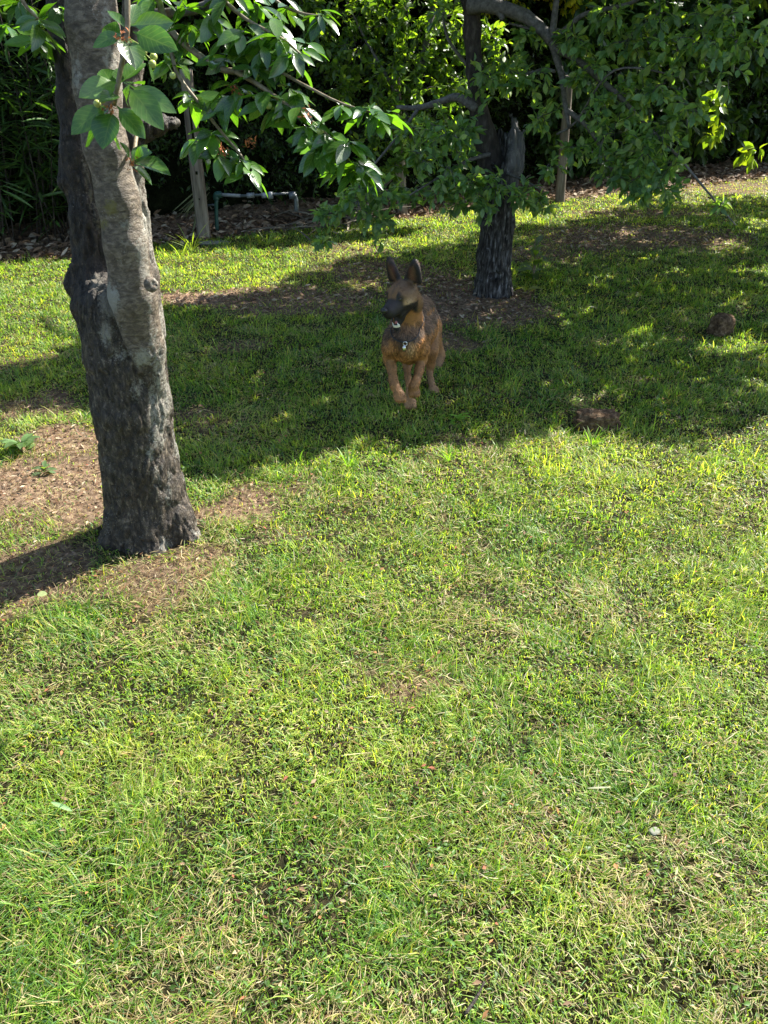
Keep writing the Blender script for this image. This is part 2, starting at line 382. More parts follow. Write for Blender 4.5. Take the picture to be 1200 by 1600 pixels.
# signed-distance modelling: smooth union of tapered capsules / ellipsoids -> one continuous skin
def d_cap(p, a, b, ra, rb):
    a = np.asarray(a, np.float32); b = np.asarray(b, np.float32); ab = b-a
    t = np.clip(((p-a)@ab)/max(float(ab@ab), 1e-9), 0, 1)
    return np.linalg.norm(p-a-t[..., None]*ab, axis=-1)-(ra+(rb-ra)*t)
def d_ell(p, c, r, R=None):
    q = p-np.asarray(c, np.float32)
    if R is not None: q = q@np.asarray(R, np.float32)      # columns of R are the ellipsoid's axes
    r = np.asarray(r, np.float32)
    k0 = np.linalg.norm(q/r, axis=-1); k1 = np.linalg.norm(q/(r*r), axis=-1)
    return k0*(k0-1)/np.maximum(k1, 1e-6)
def prim_d(p, q):
    if q[0] == 'c': return d_cap(p, *q[1:5])
    return d_ell(p, q[1], q[2], q[3] if len(q) > 3 else None)
def prim_box(q, m):
    if q[0] == 'c':
        a, b = np.asarray(q[1]), np.asarray(q[2]); r = max(q[3], q[4]); return np.minimum(a, b)-r-m, np.maximum(a, b)+r+m
    r = max(q[2]); return np.asarray(q[1])-r-m, np.asarray(q[1])+r+m
def sdf_mesh(prims, h, k, cuts=()):
    m = max(6*k, 3*h)
    bs = [prim_box(q, m) for q in prims]
    lo = np.min([b[0] for b in bs], 0); hi = np.max([b[1] for b in bs], 0)
    n = np.ceil((hi-lo)/h).astype(int)+1
    ax = [np.float32(lo[i])+np.arange(n[i], dtype=np.float32)*np.float32(h) for i in range(3)]
    acc = np.zeros(n, np.float32)
    for q, (a, b) in zip(prims, bs):
        i0 = np.clip(((a-lo)/h).astype(int), 0, n-1); i1 = np.clip(np.ceil((b-lo)/h).astype(int)+1, 1, n)
        G = np.stack(np.meshgrid(ax[0][i0[0]:i1[0]], ax[1][i0[1]:i1[1]], ax[2][i0[2]:i1[2]], indexing='ij'), -1)
        d = prim_d(G, q)
        acc[i0[0]:i1[0], i0[1]:i1[1], i0[2]:i1[2]] += np.exp(np.clip(-d/k, -30, 60)).astype(np.float32)
    f = -k*np.log(np.maximum(acc, 1e-12))
    for q in cuts:
        a, b = prim_box(q, 2*h)
        i0 = np.clip(((a-lo)/h).astype(int), 0, n-1); i1 = np.clip(np.ceil((b-lo)/h).astype(int)+1, 1, n)
        G = np.stack(np.meshgrid(ax[0][i0[0]:i1[0]], ax[1][i0[1]:i1[1]], ax[2][i0[2]:i1[2]], indexing='ij'), -1)
        s = f[i0[0]:i1[0], i0[1]:i1[1], i0[2]:i1[2]]; np.maximum(s, -prim_d(G, q), out=s)
    s = f < 0
    nx, ny, nz = n
    c = [s[i:nx-1+i, j:ny-1+j, l:nz-1+l] for i in (0, 1) for j in (0, 1) for l in (0, 1)]
    tot = sum(x.astype(np.int8) for x in c); act = (tot > 0) & (tot < 8)
    idx = np.full(act.shape, -1, np.int64); I = np.argwhere(act); idx[act] = np.arange(len(I))
    sm = np.zeros((len(I), 3)); cnt = np.zeros(len(I))
    cor = [(i, j, l) for i in (0, 1) for j in (0, 1) for l in (0, 1)]
    for A in cor:
        for B in cor:
            if sum(B)-sum(A) == 1 and all(y >= x for x, y in zip(A, B)):
                fa = f[I[:, 0]+A[0], I[:, 1]+A[1], I[:, 2]+A[2]]; fb = f[I[:, 0]+B[0], I[:, 1]+B[1], I[:, 2]+B[2]]
                x = (fa < 0) != (fb < 0); t = np.where(x, fa/np.where(x, fa-fb, 1), 0)
                pt = np.array(A)[None]+t[:, None]*(np.array(B)-np.array(A))[None]
                sm += pt*x[:, None]; cnt += x
    V = lo+(I+sm/np.maximum(cnt, 1)[:, None])*h
    Q = []
    for axn in range(3):
        o1, o2 = [(1, 2), (2, 0), (0, 1)][axn]
        sl0 = [slice(None)]*3; sl1 = [slice(None)]*3
        sl0[axn] = slice(0, n[axn]-1); sl1[axn] = slice(1, n[axn])
        ch = s[tuple(sl0)] != s[tuple(sl1)]
        E = np.argwhere(ch)
        E = E[(E[:, o1] > 0) & (E[:, o2] > 0) & (E[:, o1] < n[o1]-1) & (E[:, o2] < n[o2]-1)]
        ins = s[E[:, 0], E[:, 1], E[:, 2]]
        def cell(d1, d2):
            c_ = E.copy(); c_[:, o1] += d1; c_[:, o2] += d2; return idx[c_[:, 0], c_[:, 1], c_[:, 2]]
        q = np.stack([cell(-1, -1), cell(0, -1), cell(0, 0), cell(-1, 0)], -1)
        q[~ins] = q[~ins][:, ::-1]
        Q.append(q)
    Q = np.concatenate(Q); Q = Q[(Q >= 0).all(1)]
    return V, Q
def vnormals(V, Q):
    fn = np.cross(V[Q[:, 2]]-V[Q[:, 0]], V[Q[:, 3]]-V[Q[:, 1]]) if Q.shape[1] == 4 else np.cross(V[Q[:, 1]]-V[Q[:, 0]], V[Q[:, 2]]-V[Q[:, 0]])
    N = np.zeros_like(V)
    for i in range(Q.shape[1]): np.add.at(N, Q[:, i], fn)
    return nrm(N)
def relax(V, Q, it=2, w=.5):
    for _ in range(it):
        S = np.zeros_like(V); c = np.zeros(len(V))
        for i in range(4):
            a = Q[:, i]
            for b in (Q[:, (i+1) % 4], Q[:, (i+3) % 4]): np.add.at(S, a, V[b]); np.add.at(c, a, 1)
        V = V*(1-w)+w*S/np.maximum(c, 1)[:, None]
    return V

# ------------------------------------------------------------------ ground
HP0, HD = np.array([-1.7, 7.6]), nrm(np.array([.857, .515])); HN = np.array([-HD[1], HD[0]])     # line of the posts and hedge
def hoff(x, y): return (x-HP0[0])*HN[0]+(y-HP0[1])*HN[1]
def hs(x, y): return (x-HP0[0])*HD[0]+(y-HP0[1])*HD[1]
# bare or dry places, given by where they are seen: px, py, half width, half height (px), strength
PATCH = [(60, 770, 150, 75, 1.0), (15, 900, 130, 60, .85), (100, 690, 80, 28, .9), (215, 905, 95, 40, .7), (345, 785, 85, 38, .85), (400, 850, 60, 30, .45),
         (320, 462, 95, 14, 1.0), (470, 470, 140, 26, .75), (600, 430, 140, 24, .6), (695, 470, 100, 46, 1.0), (700, 535, 60, 16, .8),
         (770, 475, 90, 30, .9), (1000, 372, 190, 26, .75), (840, 395, 90, 22, .6), (650, 1110, 75, 32, .55), (590, 1085, 60, 16, .4),
         (1010, 335, 150, 10, .5), (395, 545, 60, 16, .5), (30, 645, 90, 24, .7), (310, 655, 60, 14, .5), (430, 750, 70, 14, .4),
         (560, 395, 60, 10, .4), (1100, 290, 160, 16, .5), (1180, 268, 80, 10, .5), (700, 690, 70, 12, .35),
         (130, 430, 50, 8, .4), (50, 560, 60, 10, .4)]
_pe = []
for px, py, rx, ry, s in PATCH:
    c = at(px, py); dx = at(px+rx, py)[0]-c[0]; dy = (at(px, py-ry)[1]-at(px, py+ry)[1])/2
    _pe.append((c[0], c[1], dx, dy, s))
def bare(x, y):
    x = np.asarray(x, float); y = np.asarray(y, float)
    wx = x+.22*(fbm(x*2.3, y*2.3, o=3, seed=3)-.5)*2; wy = y+.25*(fbm(x*2.3, y*2.3, o=3, seed=9)-.5)*2
    r = np.zeros_like(x)
    for cx, cy, dx, dy, s in _pe:
        d = np.sqrt(((wx-cx)/dx)**2+((wy-cy)/dy)**2); r = np.maximum(r, s*sstep(1.15, .55, d))
    ho = hoff(wx, wy); r = np.maximum(r, sstep(-.15, .05, ho))
    sp = fbm(x*5, y*5, o=3, seed=21); r = np.maximum(r, .10*sstep(.60, .74, sp))
    return np.clip(r, 0, 1)
def gz(x, y):
    x = np.asarray(x, float); y = np.asarray(y, float)
    z = .03*(fbm(x*1.1, y*1.1, o=3, seed=31)-.5)+.018*(fbm(x*7, y*7, o=2, seed=33)-.5)
    z = z + .12*sstep(.1, .9, hoff(x, y))*fbm(x*2, y*2, o=3, seed=40)          # litter bank under the hedge
    return z
def axis(lo, hi, st):
    a = list(np.arange(lo, hi+1e-6, st)); s = st*1.3; v = hi; r = []
    while v < 420: s *= 1.35; v += s; r.append(v)
    s = st*1.3; v = lo; l = []
    while v > -420: s *= 1.35; v -= s; l.append(v)
    return np.array(l[::-1]+a+r)
xs, ys = axis(-6.5, 9, .045), axis(-.2, 14, .045)
GX, GY = np.meshgrid(xs, ys, indexing='ij')
fade = ((GX > -7) & (GX < 10) & (GY > -1) & (GY < 15)).astype(float)
GZ = gz(GX, GY)*fade + (fbm(GX*30, GY*30, o=2, seed=50)-.5)*.012*fade
nx, ny = GX.shape
ii = (np.arange(nx-1)[:, None]*ny+np.arange(ny-1)[None])
GF = np.stack([ii, ii+ny, ii+ny+1, ii+1], -1).reshape(-1, 4)
mk('ground', np.stack([GX, GY, GZ], -1).reshape(-1, 3), [GF], M['ground'], attrs={'dirt': bare(GX, GY).ravel()})
tag(bpy.data.objects['ground'], kind='structure')

# ------------------------------------------------------------------ lawn blades
def lawn():
    g = Geo()
    nC = 3_000_000
    x = RNG.uniform(-7.5, 9, nC); y = RNG.uniform(.35, 14.2, nC)
    area = 16.5*13.85
    s = np.sqrt(x*0+y*y+CAM_H**2)
    px, py, dep = proj(np.stack([x, y, 0*x], -1))
    marg = 90+60*np.clip(3/s, 0, 2)
    infr = (px > -marg) & (px < 1200+marg) & (py < 1600+160)
    vis = (infr | ((dep > 0) & (np.abs(x) < .52*np.maximum(dep, 1)+3.0))) & (hoff(x, y) < .25)
    dens = np.clip(56000*(1.6/s)**1.5, 3600, 62000)
    dens = np.where(infr, dens, dens*.35)
    keep = vis & (RNG.random(nC) < dens/(nC/area)*1.0)
    # top up the nearest strip, where the candidate density is too low
    def extra(n, y0, y1, hw):
        return RNG.uniform(-hw, hw, n), RNG.uniform(y0, y1, n)
    X = [x[keep]]; Y = [y[keep]]
    base = nC/area
    for (y0, y1, hw) in ((.35, .9, .85), (.9, 1.5, 1.15), (1.5, 2.2, 1.5), (2.2, 3.2, 2.0), (3.2, 4.2, 2.5)):
        d = 56000*(1.6/math.hypot((y0+y1)/2, 1.5))**1.5
        n = int(max(0, d-base)*(y1-y0)*2*hw)
        ex, ey = extra(n, y0, y1, hw); q = proj(np.stack([ex, ey, 0*ex], -1)); k = (q[0] > -90) & (q[0] < 1290)
        X.append(ex[k]); Y.append(ey[k])
    x = np.concatenate(X); y = np.concatenate(Y); b = bare(x, y)
    cl = fbm(x*9, y*9, o=3, seed=61); big = fbm(x*1.7, y*1.7, o=3, seed=62)
    tr = (np.hypot((x-at(230, 850)[0])/.19, (y-2.38)/.17) < 1) | (np.hypot(x-at(770, 465)[0], y-5.65) < .15)
    k = (RNG.random(len(x)) > b*.93) & (RNG.random(len(x)) < .66+.6*sstep(.30, .58, cl)) & ~tr
    x, y, b, cl, big = [v[k] for v in (x, y, b, cl, big)]
    ns = 52000; xe = RNG.uniform(-2.6, 1.2, ns); ye = RNG.uniform(1.2, 4.5, ns); be = bare(xe, ye); ke = (RNG.random(ns) < be*.9) & (np.hypot((xe-at(230, 850)[0])/.19, (ye-2.38)/.17) > 1)
    n0 = len(x); x = np.concatenate([x, xe[ke]]); y = np.concatenate([y, ye[ke]]); b = np.concatenate([b, be[ke]]); cl = np.concatenate([cl, .5+0*xe[ke]]); big = np.concatenate([big, .3+0*xe[ke]])
    m = len(x); s = np.hypot(y, 1.5)
    # dead clippings lying flat on the turf
    dry = sstep(.52, .72, fbm(x*3.1, y*3.1, o=3, seed=70))
    backdry = sstep(-1.6, -.3, hoff(x, y))*sstep(2.0, 6.5, hs(x, y))
    st = RNG.random(m) < (.14+.27*dry+.5*b+.25*backdry)
    st[n0:] = True
    L = RNG.gamma(5, .0053, m)*(.72+.75*sstep(.35, .7, cl))*(1-.35*b)
    tall = (RNG.random(m) < .035*sstep(.45, .65, big)+.008)
    L = np.where(tall, L*1.8, L); L = np.where(st, L*.8, L); L = np.clip(L, .012, .15)
    W = .00172*(s/1.6)**.76*RNG.uniform(.6, 1.5, m)*np.where(st, .7, 1)
    az = RNG.uniform(0, 2*math.pi, m) + 0
    swirl = fbm(x*4, y*4, o=2, seed=75)*12
    az = np.where(RNG.random(m) < .45, swirl+RNG.normal(0, .6, m), az)
    lean = np.clip(RNG.normal(.62, .33, m), .02, 1.35); lean = np.where(st, RNG.uniform(1.15, 1.55, m), lean)
    bend = np.where(st, RNG.uniform(0, .15, m), RNG.uniform(.05, .55, m)); ip = RNG.normal(0, .16, m)
    hd = np.stack([np.cos(az), np.sin(az), 0*az], -1); up = np.array([0, 0, 1.])
    side = np.stack([-np.sin(az), np.cos(az), 0*az], -1)
    tw = RNG.normal(0, .5, m); side = nrm(side+up*np.sin(tw)[:, None]*.6)
    z0 = gz(x, y)+np.where(st, RNG.uniform(.002, .022, m), -.004)
    root = np.stack([x, y, z0], -1)
    # colours: real leaf colours, mixed per blade
    gA, gB, gC = np.array([.066, .162, .026]), np.array([.175, .305, .042]), np.array([.35, .42, .10])
    t = np.clip(RNG.normal(.48, .28, m)+.45*(fbm(x*2.2, y*2.2, o=3, seed=80)-.5)*2, 0, 1)[:, None]
    col = np.where(t < .5, gA+(gB-gA)*t*2, gB+(gC-gB)*(t-.5)*2)
    blue = (RNG.random(m) < .14)[:, None]; col = np.where(blue, np.array([.10, .19, .085])*RNG.uniform(.8, 1.2, (m, 1)), col)
    straw = np.array([.46, .39, .22])*RNG.uniform(.4, 1.2, (m, 1)); brown = np.array([.24, .13, .07])*RNG.uniform(.6, 1.3, (m, 1))
    straw = np.where((RNG.random(m) < .1+.22*b)[:, None], brown, straw)
    yel = (RNG.random(m) < .10)[:, None]; col = np.where(yel, np.array([.34, .34, .09]), col)
    col = np.where(st[:, None], straw, col)*RNG.uniform(.8, 1.2, (m, 1))
    rows = [0, .36, .72, 1.0]; wr = [.75, 1.0, .72, 0]
    Vs = []
    for r, wv in zip(rows, wr):
        a = np.where(st, lean, lean*(.6+.4*r))+bend*r*.8
        a = np.clip(a, 0, 1.75)
        c = root+hd*(np.sin(a)*L*r)[:, None]+up*(np.cos(a)*L*r)[:, None]+np.stack([-np.sin(az), np.cos(az), 0*az], -1)*(ip*L*r*r)[:, None]
        if wv: Vs += [c-side*(W*wv/2)[:, None], c+side*(W*wv/2)[:, None]]
        else: Vs.append(c)
    V = np.stack(Vs, 1); gzv = np.repeat(gz(x, y)[:, None], 7, 1)+.001
    V[:, 2:, 2] = np.maximum(V[:, 2:, 2], gzv[:, 2:]+RNG.uniform(.001, .012, (m, 1)))
    bi = (np.arange(m)*7)[:, None]
    Q = np.concatenate([bi+np.array([0, 1, 3, 2]), bi+np.array([2, 3, 5, 4])]); T = bi+np.array([4, 5, 6])
    cols = np.repeat(col, 7, 0)
    rootdark = np.array([.9, .9, .85, .85, 1, 1, 1.05]); pale = np.array([1, 1, 0, 0, 0, 0, 0])
    g.add(V.reshape(-1, 3), [Q, T], cols)
    print('blades', m)
    # clover and small weed leaves close to the soil
    n2 = 26000
    x = RNG.uniform(-3, 3.6, n2); y = .5+RNG.beta(1.1, 2.2, n2)*6.5
    q = proj(np.stack([x, y, 0*x], -1)); k = (q[0] > -60) & (q[0] < 1260) & (fbm(x*2.6, y*2.6, o=2, seed=90) > .5) & (bare(x, y) < .5)
    x, y = x[k], y[k]; n2 = len(x)
    a = RNG.uniform(0, 2*math.pi, n2)
    D = np.stack([np.cos(a), np.sin(a), RNG.uniform(-.2, .5, n2)], -1); N = nrm(np.array([0, 0, 1.])+RNG.normal(0, .35, (n2, 3)))
    col = np.array([.075, .15, .03])*RNG.uniform(.6, 1.5, (n2, 1))
    leaves(g, np.stack([x, y, gz(x, y)+RNG.uniform(.012, .035, n2)], -1), D, N, RNG.uniform(.007, .014, n2), RNG.uniform(.005, .009, n2), col, n=2, profile='round')
    o = g.build('grass', M['grass']); tag(o, 'short patchy green and straw coloured lawn grass', 'grass', kind='stuff')
lawn()

# ------------------------------------------------------------------ leaf clusters
def rosettes(g, gt, C, R, ntw, nl, L, W, pal, n=3, droop=.35, spread=.9, fold=.3, curl=.25, profile='oval', twig_r=.0022, flat=1.0, keep=None):
    """twigs with leaves inside a ball (centres C (m,3), radius R (m,))"""
    C = np.atleast_2d(C); m = len(C); R = np.broadcast_to(R, m)
    c = np.repeat(C, ntw, 0); r = np.repeat(R, ntw); k = len(c)
    d = nrm(RNG.normal(0, 1, (k, 3))*np.array([1, 1, .75*flat])); start = c+d*(r*RNG.uniform(.0, .6, k))[:, None]
    d2 = nrm(d+RNG.normal(0, .45, (k, 3))+np.array([0, 0, -.15])); ln = r*RNG.uniform(.45, .8, k)
    if gt is not None:
        a = start; b = start+d2*(ln*.5)[:, None]; e = start+d2*ln[:, None]+np.array([0, 0, -1.])*(ln*.12)[:, None]
        A = nrm(np.cross(d2, np.array([.3, .2, .9]))); B = np.cross(d2, A)
        ring = []
        for p_, rr in ((a, 1.3), (b, 1.0), (e, .5)):
            for th in (0, 2.094, 4.189): ring.append(p_+(A*math.cos(th)+B*math.sin(th))*twig_r*rr)
        V = np.stack(ring, 1).reshape(-1, 3); bi = (np.arange(k)*9)[:, None]; F = []
        for i in (0, 3):
            for j in range(3): F.append(bi+np.array([i+j, i+(j+1) % 3, i+3+(j+1) % 3, i+3+j]))
        gt.add(V, np.concatenate(F))
    S = np.repeat(start, nl, 0); DD = np.repeat(d2, nl, 0); LL = np.repeat(ln, nl); kk = len(S)
    t = RNG.uniform(.15, 1.0, kk)
    p0 = S+DD*(LL*t)[:, None]+np.array([0, 0, -1.])*(LL*.12*t*t)[:, None]
    D = nrm(DD*.5+RNG.normal(0, spread*.62, (kk, 3))+np.array([0, 0, -droop]))
    N = nrm(np.array([0, 0, 1.])+RNG.normal(0, .55, (kk, 3)))
    sz = RNG.uniform(.65, 1.15, kk)
    ci = pal[RNG.integers(0, len(pal), kk)]*RNG.uniform(.75, 1.25, (kk, 1))
    sel = slice(None) if keep is None else keep(p0)
    leaves(g, p0[sel], D[sel], N[sel], (L*sz)[sel], (W*sz*RNG.uniform(.85, 1.1, kk))[sel], ci[sel], n=n, fold=RNG.uniform(.1, .2+fold, kk)[sel], curl=RNG.uniform(-.05, .05+curl*1.4, kk)[sel], profile=profile)

PAL_CH = np.array([[.036, .088, .018], [.048, .11, .020], [.065, .135, .024], [.045, .10, .03]])
PAL_AP = np.array([[.085, .15, .060], [.12, .19, .075], [.065, .12, .05], [.15, .20, .07]])
PAL_HG = np.array([[.03, .07, .018], [.045, .095, .024], [.07, .13, .03], [.035, .065, .02]])
PAL_BR = np.array([[.08, .145, .028], [.11, .185, .032], [.14, .21, .035], [.06, .11, .025]])
PAL_LA = np.array([[.03, .07, .018], [.045, .095, .022], [.06, .11, .028]])

# ------------------------------------------------------------------ cherry tree (near, left)
ch_base = P(232, 832, 2.38); ch_base[2] = 0
cherry = thing('cherry_tree', ch_base, 'large cherry tree at left with thick dark flaking trunk and glossy drooping leaves', 'tree')
def chain(lst):
    o = []
    for (a, b) in zip(lst[:-1], lst[1:]): o.append(('c', P(*a[:3]), P(*b[:3]), a[3], b[3]))
    return o
low = chain([(236, 868, 2.37, .156), (233, 812, 2.38, .130)]) + chain([(240, 872, 2.38, .150), (230, 800, 2.38, .137), (218, 720, 2.38, .130), (206, 640, 2.38, .126), (196, 560, 2.38, .123), (182, 480, 2.38, .115)])
for (px, py, Y, r1) in ((300, 846, 2.33, .045), (165, 862, 2.30, .045), (240, 880, 2.24, .04), (205, 822, 2.55, .05), (285, 800, 2.50, .04)):
    low.append(('c', P(235, 760, 2.38), P(px, py, Y), .105, r1))
left_st = chain([(162, 500, 2.40, .080), (146, 430, 2.42, .062), (134, 340, 2.42, .047), (118, 240, 2.44, .042), (106, 150, 2.46, .034), (98, 50, 2.48, .032), (80, -80, 2.5, .038), (60, -300, 2.5, .034)])
front = chain([(240, 720, 2.40, .05), (233, 620, 2.365, .060), (222, 540, 2.325, .066), (208, 460, 2.295, .067), (196, 380, 2.28, .060), (183, 310, 2.28, .055), (166, 230, 2.29, .055), (153, 140, 2.30, .056), (144, 40, 2.32, .060), (138, -60, 2.34, .058), (140, -260, 2.4, .05)])
back = chain([(234, 520, 2.44, .052), (226, 430, 2.46, .042), (212, 340, 2.48, .040), (203, 270, 2.50, .038), (199, 190, 2.52, .037), (203, 100, 2.54, .034), (215, -20, 2.58, .036), (240, -200, 2.7, .03)])
stub = chain([(208, 215, 2.50, .036), (240, 195, 2.52, .030), (270, 192, 2.54, .024)])
flap = chain([(110, 418, 2.38, .010), (112, 445, 2.38, .017), (122, 480, 2.36, .020), (138, 520, 2.36, .018)]) + chain([(128, 490, 2.38, .02), (150, 500, 2.38, .03)])
knob = [('e', P(236, 444, 2.215), (.020, .017, .022))]
burr = [('c', P(116, 250, 2.44), P(103, 285, 2.43), .03, .025)]
prims = low+left_st+front+back+stub+flap+knob+burr
V, Q = sdf_mesh(prims, .0065, .009, cuts=[('e', P(238, 446, 2.186), (.012, .03, .013))])
V = relax(V, Q, 2); Nn = vnormals(V, Q)
dl = np.min([prim_d(V, q) for q in low+left_st+flap+burr+stub], 0); df = np.min([prim_d(V, q) for q in front+knob], 0); db = np.min([prim_d(V, q) for q in back], 0)
sm = sstep(-.012, .02, dl-df); sm = np.maximum(sm, .45*sstep(-.01, .02, dl-db))
pxv, pyv, _ = proj(V)
sm = sm*sstep(640, 470, pyv+70*(fbm(V[:, 0]*30, V[:, 2]*30, seed=2)-.5)*2)
ridge = np.abs(fbm(V[:, 0]*38, V[:, 1]*38, V[:, 2]*10, o=4, seed=11)-.5)*2
plate = fbm(V[:, 0]*60, V[:, 1]*60, V[:, 2]*30, o=3, seed=12)
lump = fbm(V[:, 0]*9, V[:, 1]*9, V[:, 2]*6, o=2, seed=13)-.5
V = V+Nn*(((1-sm)*(-.008*(1-sstep(0, .30, ridge))+.002*(plate-.5)*2)+.011*lump+sm*.0022*(plate-.5)))[:, None]
# seam between the grey stem and the old trunk
seam = np.exp(-((dl-df)/.006)**2)*sstep(640, 560, pyv); V = V-Nn*(seam*.014)[:, None]
lich_rim = np.zeros(len(V)); mossv = np.zeros(len(V))
for (px, py, rx, ry, s_) in ((170, 470, 20, 34, 1), (150, 440, 16, 20, .9), (165, 520, 14, 30, .8), (190, 555, 30, 16, .6), (215, 610, 20, 26, .6), (225, 560, 26, 22, .8), (240, 640, 12, 60, .7), (230, 350, 16, 40, .8), (195, 400, 30, 60, .35), (240, 530, 12, 40, .6), (120, 120, 14, 50, .6), (196, 350, 20, 12, .6), (235, 710, 10, 20, .7)):
    lich_rim = np.maximum(lich_rim, s_*np.exp(-((pxv-px)/rx)**2-((pyv-py)/ry)**2))
lich_rim = np.maximum(lich_rim*(Nn[:, 1] < .3), .62*sstep(.35, .75, Nn[:, 0])*(.5+.5*sstep(.4, .6, fbm(V[:, 0]*20, V[:, 1]*20, V[:, 2]*9, o=3, seed=19))))  # second term paints a sunlit rim: paler bark colour on the right-facing side
for (px, py, rx, ry, s_) in ((172, 325, 16, 18, 1), (160, 350, 14, 14, .8), (140, 300, 14, 60, .5), (150, 500, 20, 50, .3), (110, 250, 22, 40, .5)):
    mossv = np.maximum(mossv, s_*np.exp(-((pxv-px)/rx)**2-((pyv-py)/ry)**2))
tag(mk('trunk', V, [Q], M['bark'], cherry, attrs={'smoothbark': sm, 'lichen_sun_rim': lich_rim, 'moss': mossv, 'old_bark_shade': (1-sm)*sstep(560, 470, pyv+60*(fbm(V[:, 0]*25, V[:, 1]*25, V[:, 2]*12, o=3, seed=28)-.5))*(dl < db)}), 'dark cracked trunk splitting into three stems, the front one smooth and grey')

gt = Geo(); gl = Geo(); gbr = Geo(); gup = Geo(); gf = Geo()
def tw(pts, r0, r1, g=None, sides=7):
    g = g or gt; q = [P(*p) for p in pts]; tube(g, q, np.linspace(r0, r1, len(q)), sides, sub=5, wob=.15); return q
# boughs above the frame
tw([(142, -60, 2.34), (200, -160, 2.35), (330, -190, 2.35), (470, -160, 2.35)], .035, .012, gbr, 10)
tw([(136, -120, 2.36), (120, -350, 2.2), (60, -600, 2.0)], .04, .014, gbr, 10)
tw([(80, -80, 2.5), (-60, -260, 2.6), (-250, -380, 2.8)], .034, .012, gbr, 10)
tw([(215, -20, 2.58), (290, -160, 2.9), (330, -330, 3.2)], .034, .012, gbr, 10)
# branches seen in the frame
tw([(215, 20, 2.5), (262, 20, 2.35), (320, 10, 2.25), (345, -15, 2.2)], .012, .010, gbr)
tw([(240, -30, 2.35), (262, 40, 2.3), (300, 78, 2.25), (340, 105, 2.2), (368, 112, 2.18)], .009, .0075, gt)
tw([(368, 112, 2.18), (400, 130, 2.12), (440, 158, 2.08), (480, 185, 2.05), (515, 215, 2.02), (545, 250, 2.0)], .0065, .0028, gt)
tw([(368, 112, 2.18), (420, 105, 2.15), (470, 130, 2.1), (530, 160, 2.05), (595, 180, 2.0)], .005, .0022, gt)
tw([(262, 40, 2.3), (275, 110, 2.25), (310, 160, 2.22), (345, 205, 2.2), (378, 245, 2.18), (388, 268, 2.17)], .006, .0022, gt)
tw([(200, -60, 1.95), (199, 0, 1.93), (198, 60, 1.92), (188, 110, 1.92), (178, 165, 1.92)], .0065, .0050, gt)
tw([(300, -60, 2.2), (340, -10, 2.2), (385, 30, 2.18), (440, 60, 2.15), (470, 85, 2.12)], .006, .0025, gt)
tw([(380, -60, 2.3), (430, 0, 2.3), (470, 20, 2.3), (505, 25, 2.3)], .005, .0025, gt)
tw([(215, 200, 2.35), (210, 235, 2.25), (205, 255, 2.18)], .006, .005, gt)
tw([(20, -60, 2.2), (35, 0, 2.2), (60, 30, 2.2)], .006, .003, gt)
# explicit leaves round the two clusters hanging before the trunk: base px,py -> tip px,py, Y base, Y tip, width ratio
H = [((204, 40), (270, 34), 1.92, 1.95, .42), ((208, 50), (270, 72), 1.92, 1.86, .42), ((192, 52), (146, 66), 1.92, 1.88, .40), ((196, 60), (214, 96), 1.92, 1.86, .60),
     ((196, 45), (170, 10), 1.92, 1.95, .4), ((202, 44), (214, 2), 1.92, 1.98, .35), ((190, 60), (160, 38), 1.92, 1.97, .45), ((200, 66), (232, 92), 1.9, 1.96, .4),
     ((168, 165), (110, 202), 1.92, 1.87, .50), ((170, 170), (130, 226), 1.92, 1.97, .42), ((176, 172), (160, 230), 1.91, 1.86, .62), ((182, 165), (226, 212), 1.91, 1.90, .46),
     ((200, 136), (250, 190), 1.9, 1.84, .42), ((202, 133), (274, 172), 1.9, 1.90, .36), ((184, 128), (126, 146), 1.92, 1.84, .44), ((188, 132), (196, 98), 1.92, 2.0, .45),
     ((192, 128), (224, 92), 1.93, 1.98, .45), ((180, 140), (160, 105), 1.94, 2.0, .45), ((190, 140), (205, 160), 1.9, 1.85, .6), ((174, 172), (182, 234), 1.93, 1.99, .45),
     ((168, 168), (118, 178), 1.95, 2.0, .45), ((186, 150), (160, 150), 1.9, 1.84, .5), ((196, 135), (222, 122), 1.93, 2.0, .5), ((230, 100), (246, 130), 1.95, 1.98, .45),
     ((205, 252), (262, 262), 2.18, 2.13, .42), ((205, 250), (228, 222), 2.18, 2.22, .4), ((206, 258), (240, 285), 2.18, 2.2, .45), ((203, 250), (190, 222), 2.18, 2.16, .45), ((207, 252), (232, 236), 2.18, 2.14, .5)]
hp = []; hD = []; hL = []; hW = []; hN = []
for (a, b, Ya, Yb, wr) in H:
    A, B = P(*a, Ya), P(*b, Yb); hp.append(A); hD.append(B-A); l = np.linalg.norm(B-A)*1.03; hL.append(l); hW.append(l*wr*1.15)
    view = nrm(C0-A); hN.append(nrm(view*.7+np.array([0, 0, .75])+RNG.normal(0, .35, 3)))
hp, hD, hL, hW, hN = map(np.array, (hp, hD, hL, hW, hN))
nl_ = len(hp)
leaves(gl, hp, hD, hN, hL, hW, PAL_CH[RNG.integers(0, 4, nl_)]*RNG.uniform(.85, 1.2, (nl_, 1)), n=9, fold=RNG.uniform(.1, .45, nl_), curl=RNG.uniform(.03, .22, nl_), wave=.03)
